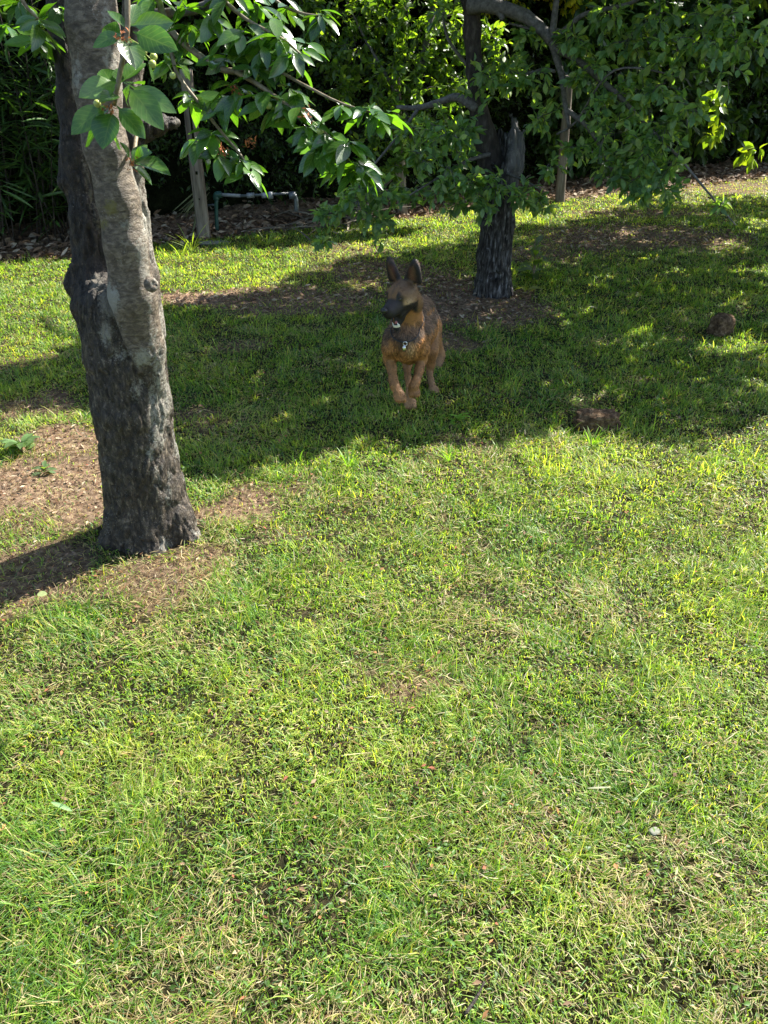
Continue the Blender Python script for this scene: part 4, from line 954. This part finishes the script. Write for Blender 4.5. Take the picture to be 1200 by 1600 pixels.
# ------------------------------------------------------------------ litter under the hedge, dry fronds
g = Geo(); n_ = 9000
s = RNG.uniform(-5, 12, n_); o = np.abs(RNG.normal(.45, .42, n_))-.1; p_ = HP(s, o, 0.); p_[:, 2] = gz(p_[:, 0], p_[:, 1])+RNG.uniform(.003, .04, n_)
a = RNG.uniform(0, 2*math.pi, n_); cc_ = np.array([[.20, .13, .08], [.30, .22, .15], [.12, .075, .045], [.36, .30, .22], [.09, .06, .04]])[RNG.integers(0, 5, n_)]
leaves(g, p_, np.stack([np.cos(a), np.sin(a), RNG.uniform(-.2, .5, n_)], -1), nrm(np.array([0, 0, 1.])+RNG.normal(0, .5, (n_, 3))), RNG.uniform(.04, .12, n_), RNG.uniform(.02, .05, n_), cc_*RNG.uniform(.6, 1.2, (n_, 1)), n=3, fold=RNG.uniform(0, .7, n_), curl=RNG.uniform(-.3, .5, n_))
# bark chips and crumbs over the bare places of the lawn
n_ = 120000; x = RNG.uniform(-4, 5.5, n_); y = RNG.uniform(.9, 9.5, n_); k = (RNG.random(n_) < bare(x, y)**2*.85) & (hoff(x, y) < .1); q = proj(np.stack([x, y, 0*x], -1)); k &= (q[0] > -60) & (q[0] < 1260); x, y = x[k], y[k]; n_ = len(x)
a = RNG.uniform(0, 2*math.pi, n_); sc_ = np.clip(np.hypot(y, 1.5)/4, .5, 1.6)
cc_ = np.array([[.20, .12, .075], [.32, .22, .15], [.10, .06, .04], [.36, .29, .20], [.19, .11, .065]])[RNG.integers(0, 5, n_)]
leaves(g, np.stack([x, y, gz(x, y)+RNG.uniform(.003, .014, n_)], -1), np.stack([np.cos(a), np.sin(a), RNG.uniform(-.2, .4, n_)], -1), nrm(np.array([0, 0, 1.])+RNG.normal(0, .5, (n_, 3))), RNG.uniform(.012, .045, n_)*sc_, RNG.uniform(.006, .016, n_)*sc_, cc_*RNG.uniform(.6, 1.25, (n_, 1)), n=2, fold=.4, curl=RNG.uniform(-.3, .4, n_))
# scattered reddish and brown bits in the open lawn
n_ = 1500; x = RNG.uniform(-1.6, 2.4, n_); y = RNG.uniform(.6, 4, n_); a = RNG.uniform(0, 6.28, n_)
cc_ = np.array([[.24, .09, .05], [.28, .14, .06], [.16, .10, .06], [.3, .22, .14]])[RNG.integers(0, 4, n_)]
leaves(g, np.stack([x, y, gz(x, y)+RNG.uniform(.012, .034, n_)], -1), np.stack([np.cos(a), np.sin(a), RNG.uniform(-.3, .3, n_)], -1), nrm(np.array([0, 0, 1.])+RNG.normal(0, .4, (n_, 3))), RNG.uniform(.008, .02, n_), RNG.uniform(.004, .010, n_), cc_*RNG.uniform(.7, 1.2, (n_, 1)), n=2)
tag(g.build('leaf_litter', M['litter']), 'brown leaf litter and bark crumbs on bare soil and along the hedge foot', 'litter', kind='stuff')
g = Geo(); n_ = 75; px = RNG.uniform(440, 585, n_); py = RNG.uniform(338, 372, n_); py -= (px-440)*.06
p0 = np.array([at(a_, b_) for a_, b_ in zip(px, py)]); p0[:, 2] = RNG.uniform(.01, .10, n_); a = RNG.normal(.3, .8, n_)+np.where(RNG.random(n_) < .5, 0, math.pi)
leaves(g, p0, np.stack([np.cos(a), np.sin(a), RNG.uniform(-.05, .35, n_)], -1), nrm(np.array([0, -.3, 1.])+RNG.normal(0, .3, (n_, 3))), RNG.uniform(.25, .55, n_), RNG.uniform(.012, .03, n_), np.array([.22, .19, .14])*RNG.uniform(.4, 1.2, (n_, 1)), n=8, fold=.4, curl=RNG.uniform(.1, .5, n_), profile='long')
tag(g.build('dry_fronds', M['litter']), 'tangle of pale dry fronds lying below the irrigation pipe', 'dry fronds', kind='stuff')
fr = thing('dead_frond', at(300, 372), 'drooping dead frond hanging beside the split wooden post', 'frond')
g = Geo(); n_ = 22; p0 = np.repeat(P(316, 300, 7.75)[None], n_, 0)+RNG.normal(0, .03, (n_, 3))
leaves(g, p0, np.stack([RNG.uniform(-.9, -.1, n_), RNG.normal(0, .25, n_), RNG.uniform(-1.2, -.4, n_)], -1), nrm(np.array([-.6, -.8, .6])+RNG.normal(0, .3, (n_, 3))), RNG.uniform(.25, .42, n_), RNG.uniform(.015, .035, n_), np.array([.16, .17, .08])*RNG.uniform(.5, 1.3, (n_, 1)), n=6, fold=.3, curl=RNG.uniform(-.1, .2, n_), profile='long'); g.build('blades', M['litter'], fr)

# ------------------------------------------------------------------ small plants
def weed(px, py, n_, L, W, h, col, name, label, cat, prof='oval', stem=None, grp=None, lift=(.1, 1.2)):
    b = at(px, py); b[2] = float(gz(b[0], b[1])); r = thing(name, b, label, cat, grp)
    g = Geo(); a = RNG.uniform(0, 2*math.pi, n_); z = RNG.uniform(0, h, n_)
    p0 = b+np.stack([np.cos(a)*.01, np.sin(a)*.01, z], -1)
    D = np.stack([np.cos(a), np.sin(a), RNG.uniform(*lift, n_)], -1)
    leaves(g, p0, D, nrm(np.array([0, 0, 1.])-.4*D*np.array([1, 1, 0])+RNG.normal(0, .15, (n_, 3))), RNG.uniform(.6, 1.1, n_)*L, W*RNG.uniform(.7, 1.2, n_), np.array(col)*RNG.uniform(.7, 1.3, (n_, 1)), n=6, fold=.3, curl=RNG.uniform(.15, .6, n_), profile=prof)
    g.build('leaves', M['apple_leaf'], r)
    if stem:
        g = Geo()
        for j in range(stem): 
            a = RNG.uniform(0, 6.28); tube(g, [b-[0, 0, .01], b+[math.cos(a)*.02, math.sin(a)*.02, h*.6], b+[math.cos(a)*.05, math.sin(a)*.05, h*1.1]], [.005, .004, .002], 6, sub=4)
        g.build('stem', M['young_twig'], r)
    return r
weed(832, 438, 26, .16, .05, .28, (.09, .14, .035), 'weed', 'tall leafy weed growing right of the apple trunk', 'weed', stem=3)
weed(820, 462, 9, .10, .04, .06, (.22, .24, .04), 'weed', 'low yellow green weed at the apple trunk foot', 'weed')
weed(38, 706, 18, .09, .038, .05, (.10, .17, .06), 'weed', 'broad leaved weed on the dry soil left of the cherry trunk', 'weed', stem=2)
weed(70, 740, 10, .055, .025, .02, (.10, .16, .07), 'weed', 'small grey green weed below the broad leaved weed at left', 'weed')
weed(714, 662, 14, .055, .02, .04, (.12, .24, .03), 'weed', 'small bright green weed in the grass below the dog', 'weed')
for (px, py, n_, l_, lab) in ((300, 392, 16, .26, 'tall pale grass tuft below the split post'), (283, 404, 8, .2, 'thin grass tuft close to the cherry trunk'), (418, 386, 22, .17, 'green grass tuft at the edge of the bare strip below the pipe'), (1005, 452, 20, .10, 'seedy grass tuft in the shade above the front clod')):
    weed(px, py, n_, l_, .008 if n_ < 20 else .01, .0, (.20, .27, .07), 'grass_tuft', lab, 'grass tuft', 'long', lift=(.8, 3.2))
for i, (px, py, lab) in enumerate(((545, 728, 'upright grass tuft on the shadow edge, leftmost of three'), (700, 720, 'upright grass tuft on the shadow edge, middle of three'), (925, 695, 'upright grass tuft just below the front clod'))):
    weed(px, py, 26, .085, .0045, .0, (.14, .26, .03), 'grass_tuft', lab, 'grass tuft', 'long', lift=(.9, 3.5))

# ------------------------------------------------------------------ clods, stone, fallen bits
def clod(px, py, size, rotz, seed, label, squar=.5, mat='clod', name='dirt_clod', cat='clod', sink=.25, n=72):
    b = at(px, py); g = Geo()
    u = np.linspace(0, math.pi, n//2+1); v = np.arange(n)/n*2*math.pi; U, Vv = np.meshgrid(u, v, indexing='ij')
    X = np.stack([np.sin(U)*np.cos(Vv), np.sin(U)*np.sin(Vv), np.cos(U)], -1)
    X = X/(np.sum(np.abs(X)**(2/(1-squar+1e-3)), -1, keepdims=True)**((1-squar)/2))
    f = fbm(X[..., 0]*2.2+seed, X[..., 1]*2.2, X[..., 2]*2.2, o=5, seed=seed); fine = fbm(X[..., 0]*9+seed, X[..., 1]*9, X[..., 2]*9, o=3, seed=seed+3)
    X = X*(1+.5*(f-.5)+.20*(fine-.5)+.12*(fbm(X[..., 0]*26+seed, X[..., 1]*26, X[..., 2]*26, o=2, seed=seed+5)-.5))[..., None]
    X = X*np.array(size)/2
    c, s_ = math.cos(rotz), math.sin(rotz); R = np.array([[c, -s_, 0], [s_, c, 0], [0, 0, 1]])
    X = X.reshape(-1, 3)@R.T+b+np.array([0, 0, size[2]*(.5-sink)]); i = np.arange(n//2)[:, None]*n; j = np.arange(n)[None]
    g.add(X, np.stack([i+j, i+n+j, i+n+(j+1) % n, i+(j+1) % n], -1).reshape(-1, 4))
    o = g.build(name, M[mat]); return tag(o, label, cat)
clod(931, 668, (.195, .11, .10), -.08, 3, 'flat topped brown earth clod like a broken brick, nearer the lit grass', .62, sink=.22)
clod(1125, 520, (.155, .125, .14), .5, 8, 'lumpy reddish brown earth clod at right near the sunlit spot', .4, sink=.2)
clod(1020, 1308, (.026, .019, .009), .4, 5, 'small pale stone lying in the near grass at right', .3, 'stone', 'stone', 'stone', sink=-1.6, n=20)
clod(335, 381, (.26, .12, .03), .2, 12, 'flat stone at the foot of the split wooden post', .6, 'stone', 'stone', 'stone', sink=.3, n=20)
for i, (px, py, a, L, W, col, lab) in enumerate(((915, 1246, .05, .06, .0045, (.26, .27, .17), 'pale dry leaf lying flat in the near grass, right of centre'), (1050, 1392, 1.1, .04, .005, (.25, .28, .14), 'narrow pale leaf standing on edge in the grass at lower right'),
                                              (85, 1268, -.4, .06, .010, (.2, .32, .14), 'green leaf lying in the grass at left'), (62, 942, .2, .03, .022, (.22, .26, .11), 'small yellowish leaf beside the cherry trunk shadow'))):
    b = at(px, py); b[2] = .032; g = Geo(); leaves(g, b[None], np.array([[math.cos(a), math.sin(a), .05]]), np.array([[0, -.3, 1.]]), L, W, np.array([col]), n=6, profile='long', curl=.1)
    tag(g.build('fallen_leaf', M['litter']), lab, 'leaf')
g = Geo(); a_, b_ = at(725, 1595), at(755, 1550); a_[2] = .02; b_[2] = .035; m_ = (a_+b_)/2+[.004, 0, .004]; tube(g, [a_, m_, b_], [.0035, .003, .002], 7, sub=4, wob=.3); tag(g.build('twig', M['dark_bark']), 'short dark twig lying in the grass at the bottom edge', 'twig')

# ------------------------------------------------------------------ dog
def dog():
    r = thing('dog', P(650, 610, 3.6)*np.array([1, 1, 0]), 'tan shepherd dog with black mask and pricked ears running over the shaded grass', 'dog')
    B = []                                            # (prim, region)
    def C(a, b, reg): B.append((('c', P(*a[:3]), P(*b[:3]), a[3], b[3]), reg))
    def CH(l, reg):
        for a, b in zip(l[:-1], l[1:]): C(a, b, reg)
    # trunk
    CH([(634, 530, 3.42, .082), (642, 520, 3.58, .105), (650, 512, 3.74, .104), (658, 505, 3.90, .088), (663, 506, 4.05, .085)], 'body')
    CH([(650, 486, 3.60, .055), (660, 480, 3.80, .05), (665, 488, 4.02, .055)], 'body')
    CH([(632, 540, 3.44, .072), (640, 545, 3.6, .075)], 'body')
    # neck
    CH([(637, 522, 3.46, .080), (638, 495, 3.44, .064), (636, 470, 3.41, .055)], 'neck')
    # shoulders
    C((616, 528, 3.43, .052), (612, 542, 3.42, .044), 'body'); C((654, 520, 3.48, .055), (656, 545, 3.47, .045), 'body')
    # dog's right foreleg (image left), lifted
    CH([(611, 540, 3.42, .040), (608, 560, 3.44, .027), (612, 575, 3.40, .021), (614, 592, 3.35, .018), (617, 603, 3.32, .020), (623, 614, 3.30, .020)], 'leg')
    # dog's left foreleg (image right), lifted and folded
    CH([(657, 540, 3.46, .038), (659, 560, 3.49, .026), (655, 578, 3.44, .020), (650, 596, 3.38, .018), (646, 604, 3.37, .019), (646, 611, 3.39, .019)], 'leg')
    # hind leg reaching forward under the body
    CH([(652, 525, 3.95, .075), (640, 550, 3.78, .05), (636, 572, 3.68, .019), (637, 590, 3.63, .013), (639, 612, 3.58, .012), (640, 627, 3.54, .016)], 'leg')
    # other hind leg
    CH([(668, 515, 4.02, .078), (671, 548, 3.88, .045), (673, 570, 3.88, .022), (671, 580, 3.88, .016), (674, 596, 3.81, .014), (677, 608, 3.77, .017)], 'leg')
    # toes
    def toes(px, py, Y, dx, dy, r0=.011):
        for k in range(4):
            o = (k-1.5)*3.6
            a = P(px+o, py, Y); b = P(px+o*1.15+dx, py+dy, Y-.02); B.append((('c', a, b, r0*1.05, r0*.85), 'paw'))
    toes(624, 617, 3.29, 2, 8); toes(647, 611, 3.375, 0, 6); toes(641, 627, 3.50, 0, 8, .012); toes(677, 609, 3.76, 1, 5)
    # tail
    CH([(668, 500, 4.12, .035), (680, 525, 4.18, .032), (687, 555, 4.18, .03), (684, 580, 4.12, .018)], 'tail')
    # head frame
    HC = P(629, 457, 3.36)
    yaw, pit, roll = rad(-36), rad(-13), rad(4)
    f = np.array([math.sin(yaw)*math.cos(pit), -math.cos(yaw)*math.cos(pit), math.sin(pit)])
    rt = nrm(np.cross(f, [0, 0, 1.]));  rt = -rt      # +rt = image right when facing the camera
    rt = nrm(np.cross([0, 0, 1.], f)); up = nrm(np.cross(f, rt))
    if up[2] < 0: up = -up
    if rt[0] < 0: rt = -rt
    rt, up = rt*math.cos(roll)+up*math.sin(roll), up*math.cos(roll)-rt*math.sin(roll)
    S = 1.05
    def L(a, b, c): return HC+(f*a+rt*b+up*c)*S
    Rm = np.stack([f, rt, up], 1)
    def E(c, rr): B.append((('e', L(*c), tuple(np.array(rr)*S), Rm), 'head'))
    def K(a, b, ra, rb, reg='head'): B.append((('c', L(*a), L(*b), ra*S, rb*S), reg))
    E((0, 0, .0), (.070, .057, .047)); E((.03, 0, .008), (.045, .042, .030))
    K((.045, 0, -.016), (.114, 0, -.024), .035, .024); K((.05, 0, -.034), (.110, 0, -.038), .033, .024)
    for s in (-1, 1):
        E((.005, s*.034, -.028), (.045, .026, .032)); E((.048, s*.024, .016), (.018, .013, .011))
        K((.05, s*.018, -.036), (.110, s*.012, -.042), .016, .011)
    K((.008, 0, -.054), (.052, 0, -.092), .029, .018); K((.052, 0, -.092), (.082, 0, -.118), .017, .012)
    K((.0, .030, -.045), (.06, .020, -.070), .018, .010); K((.0, -.030, -.045), (.06, -.020, -.070), .018, .010)
    K((-.03, 0, -.03), (-.05, 0, -.07), .048, .048)
    # ears: cupped blades of short capsules
    earp = []
    for s in (-1, 1):
        base = np.array([-.028, s*.040, .036]); tip = np.array([-.036, s*.060, .123])
        n_ = 9
        for i in range(n_):
            u = i/(n_-1); c = base*(1-u)+tip*u; hw = (.036 if s > 0 else .024)*(1-u)**.75*(1+.5*u)+.0006
            for j in range(5):
                v = (j-2)/2; vv = (j-1)/2 if j < 4 else 1
                q = c+np.array([.016*(1-v*v)*-1*(1-u*.6)+.006, v*hw, -.004*v*v])
                earp.append((q+np.array([0, s*.004, 0]), i, j, s))
        for (q, i, j, s2) in [e for e in earp if e[3] == s]:
            for (q2, i2, j2, s3) in [e for e in earp if e[3] == s]:
                if (i2 == i and j2 == j+1) or (j2 == j and i2 == i+1): B.append((('c', L(*q), L(*q2), .0002, .0002), 'ear'))
    prims = [b[0] for b in B]
    h = .0058
    V, Q = sdf_mesh(prims, h, .0055)
    V = relax(V, Q, 2, .5); N = vnormals(V, Q)
    # coat colours by region
    tan = np.array([.30, .135, .042]); pale = np.array([.42, .28, .15]); dark = np.array([.055, .036, .024]); black = np.array([.014, .012, .012]); grey = np.array([.11, .07, .045]); red = np.array([.36, .175, .065])
    def colour(p, nn):
        px, py, _ = proj(p); q = (p-HC)/S; a, b_, c = q@f, q@rt, q@up
        n1 = fbm(p[:, 0]*28, p[:, 1]*28, p[:, 2]*28, o=3, seed=5)
        dh = np.min([prim_d(p, b[0]) for b in B if b[1] == 'head'], 0); de = np.min([prim_d(p, b[0]) for b in B if b[1] == 'ear'][::2], 0)
        dleg = np.min([prim_d(p, b[0]) for b in B if b[1] in ('leg', 'paw')], 0); dbd = np.min([prim_d(p, b[0]) for b in B if b[1] in ('body', 'neck')], 0)
        dn = np.min([prim_d(p, b[0]) for b in B if b[1] == 'neck'], 0)
        m_ = lambda A, Bc, t: A*(1-t[:, None])+Bc*t[:, None]
        col = np.repeat(tan[None], len(p), 0)
        col = m_(col, grey, sstep(.33, .5, nn[:, 2]*.6+p[:, 2]*.75+n1*.35-.15)*.95)            # sable back
        col = m_(col, dark, np.exp(-((px-630)/14)**2-((py-530)/24)**2)*.92*(p[:, 1] < 3.52))     # dark bib
        col = m_(col, pale, np.exp(-((px-642)/7)**2-((py-548)/10)**2)*.6)
        col = m_(col, dark, np.exp(-((px-655)/6)**2-((py-520)/18)**2)*.4)
        col = m_(col, red*.8, sstep(.0, .03, dbd-dn)*.0+np.exp(-((px-636)/22)**2-((py-505)/14)**2)*.5)
        lg = sstep(.01, -.01, dleg-dbd); col = m_(col, tan*np.array([.85, .9, 1.0]), lg*.8); col = m_(col, pale*.7, sstep(.12, .02, p[:, 2])*lg*.5)
        hd = sstep(.004, -.004, dh-dbd)
        hc = np.repeat(np.array([[.150, .082, .034]]), len(p), 0)
        hc = m_(hc, grey*1.0, sstep(-.01, .03, c)*sstep(.06, .0, a)*.55)
        hc = m_(hc, pale*1.1, np.exp(-((a-.035)/.026)**2-((c+.022)/.02)**2)*.9*(b_ > 0)+np.exp(-((a-.035)/.026)**2-((c+.022)/.02)**2)*.6*(b_ <= 0))
        hc = m_(hc, black, sstep(.052, .072, a+n1*.03-.012-1.1*np.clip(c+.012, 0, .03)*(np.abs(b_) < .022))*.97)
        hc = m_(hc, black, sstep(-.026, -.034, c+n1*.010-np.clip(a, -.1, .06)*.15)*sstep(-.035, -.02, a)*.97)                                   # mask, lips and jaw
        for s in (-1, 1): hc = m_(hc, black, np.exp(-((a-.058)/.022)**2-((b_-s*.030)/.017)**2-((c-.004)/.013)**2))
        hc = m_(hc, dark, np.exp(-((b_)/.006)**2)*sstep(.0, .04, c)*.6)
        hc = m_(hc, dark, np.exp(-((a+.02)/.03)**2-((np.abs(b_)-.05)/.015)**2-((c+.01)/.03)**2)*.5)
        col = m_(col, hc, hd)
        er = sstep(.018, .010, de)*(c > .034)
        fr = nn@f
        inner = np.exp(-((np.abs(b_)-.047-.10*np.clip(c-.036, 0, 1)*.0)/.012)**2)*sstep(.04, .05, c)*sstep(.12, .085, c)*(fr > .15)
        ec = m_(np.repeat(black[None]*1.0, len(p), 0), np.array([.13, .045, .03]), inner*.7)
        ec = m_(ec, dark*1.2, (fr < -.1)*.6)
        col = m_(col, ec, er)
        return col*(.82+.36*n1[:, None])
    col = colour(V, N)
    g = Geo(); g.add(V, Q, col)
    # short coat: fine hairs lying along the body
    T = np.concatenate([Q[:, [0, 1, 2]], Q[:, [0, 2, 3]]]); A_ = np.linalg.norm(np.cross(V[T[:, 1]]-V[T[:, 0]], V[T[:, 2]]-V[T[:, 0]]), axis=1)
    nS = 52000; ti = RNG.choice(len(T), nS, p=A_/A_.sum()); w1, w2 = RNG.random(nS), RNG.random(nS); fl = w1+w2 > 1; w1[fl] = 1-w1[fl]; w2[fl] = 1-w2[fl]
    p = V[T[ti, 0]]*(1-w1-w2)[:, None]+V[T[ti, 1]]*w1[:, None]+V[T[ti, 2]]*w2[:, None]; nn = nrm(N[T[ti, 0]]*(1-w1-w2)[:, None]+N[T[ti, 1]]*w1[:, None]+N[T[ti, 2]]*w2[:, None])
    cc = col[T[ti, 0]]
    q = (p-HC)/S; a, c = q@f, q@up; hd = (np.linalg.norm(q, axis=1) < .19) & (p[:, 2] > .48)
    flow = np.where(hd[:, None], -f+RNG.normal(0, .25, (nS, 3)), np.array([.12, .5, -.9])); flow = flow-nn*np.sum(flow*nn, 1, keepdims=True)
    d = nrm(nrm(flow)+nn*.17+RNG.normal(0, .12, (nS, 3)))
    neck = np.exp(-((p[:, 2]-.50)/.09)**2)*(~hd); ln = np.where(hd, np.where(a > .05, .004, .008), .014+.011*neck); ln = np.where((~hd) & (p[:, 2] < .30), .009, ln)*RNG.uniform(.6, 1.3, nS)
    sd = nrm(np.cross(d, nn+RNG.normal(0, .3, (nS, 3))))*np.where(hd, .0012, .0020)[:, None]
    HV = np.stack([p-sd-nn*.001, p+sd-nn*.001, p+d*ln[:, None]], 1).reshape(-1, 3); hi = np.arange(nS)[:, None]*3+np.arange(3)
    g.add(HV, hi, np.repeat(cc*(np.where((hd | (p[:, 2] < .30))[:, None], RNG.uniform(.45, 1.5, (nS, 1)), RNG.uniform(.2, 1.8, (nS, 1)))*(.55+.9*sstep(.35, .65, fbm(p[:, 0]*60, p[:, 1]*60, p[:, 2]*25, o=3, seed=8)))[:, None]), 3, 0))
    g.build('body', M['coat'], r)
    def ball(c, rr, mat, name, R=Rm, n=14, parent=r):
        g = Geo(); u = np.linspace(0, math.pi, n//2+1); v = np.arange(n)/n*2*math.pi; U, W_ = np.meshgrid(u, v, indexing='ij')
        X = np.stack([np.sin(U)*np.cos(W_), np.sin(U)*np.sin(W_), np.cos(U)], -1).reshape(-1, 3)*np.array(rr)
        X = X@R.T+c; i = np.arange(n//2)[:, None]*n; j = np.arange(n)[None]; g.add(X, np.stack([i+j, i+n+j, i+n+(j+1) % n, i+(j+1) % n], -1).reshape(-1, 4)); return g.build(name, M[mat], parent)
    for s in (-1, 1): ball(L(.061, s*.0285, .003), (.0095, .0095, .0085), 'eye', 'eye')
    # nose pad with nostrils as dark leather
    ball(L(.139, 0, -.014), (.013, .017, .012), 'nose', 'nose')
    # mouth: tongue and the arc of lower front teeth
    g = Geo(); tube(g, [L(.03, 0, -.072), L(.060, 0, -.090), L(.078, 0, -.104)], [.011*S, .011*S, .008*S], 12, sub=4); g.build('tongue', M['tongue'], r)
    g = Geo()
    for k in range(-4, 5):
        an = k/4*1.35; big = abs(k) == 3
        c = L(.075+.015*math.cos(an), .0150*math.sin(an), -.110); tp = L(.077+.015*math.cos(an), .0155*math.sin(an), -.110+(.016 if big else .008))
        tube(g, [c-up*.004, (c+tp)/2, tp], [.0036 if big else .0030, .0032 if big else .0028, .0012], 7, sub=2)
    g.build('teeth', M['tooth'], r)
    # collar: thin chain with a ring and a tag
    cl = Geo(); n_ = 36; c0 = P(638, 499, 3.44); ax_ = nrm(P(634, 470, 3.41)-P(638, 525, 3.47)); ax_ = nrm(ax_+np.array([0, -.30, 0])); e1 = nrm(np.cross(ax_, [0, 1, 0])); e2 = np.cross(ax_, e1)
    pts = []
    for k in range(n_+1):
        th = 2*math.pi*k/n_; dr = e1*math.cos(th)+e2*math.sin(th); lo_, hi_ = 0.03, .2
        for _ in range(14):
            md = (lo_+hi_)/2; dd = min(prim_d((c0+dr*md)[None], b[0])[0] for b in B if b[1] in ('body', 'neck'))
            if dd < .006: lo_ = md
            else: hi_ = md
        pts.append(c0+dr*lo_)
    tube(cl, pts, .0026, 8, sub=2, cap=False); co = cl.build('collar', M['collar'], r)
    fr_ = min(pts, key=lambda q: q[1]+q[2]*.3); g = Geo(); th = np.linspace(0, 2*math.pi, 17); tube(g, [fr_+np.array([math.cos(t)*.009, -.007, math.sin(t)*.009-.005]) for t in th], .0022, 7, sub=1); g.build('ring', M['metal'], co)
    tq = fr_+np.array([-.004, -.012, -.026]); g = Geo(); th = np.arange(20)/20*2*math.pi
    X = np.concatenate([[[math.cos(t)*.008, dy, math.sin(t)*.014] for t in th] for dy in (-.001, .001)]+[[[0, -.001, 0], [0, .001, 0]]])+tq; j = np.arange(20); j2 = (j+1) % 20
    g.add(X, [np.stack([j, j2, 20+j2, 20+j], -1), np.stack([np.full(20, 40), j2, j], -1), np.stack([np.full(20, 41), 20+j, 20+j2], -1)]); g.build('name_tag', M['metal'], co)
dog()
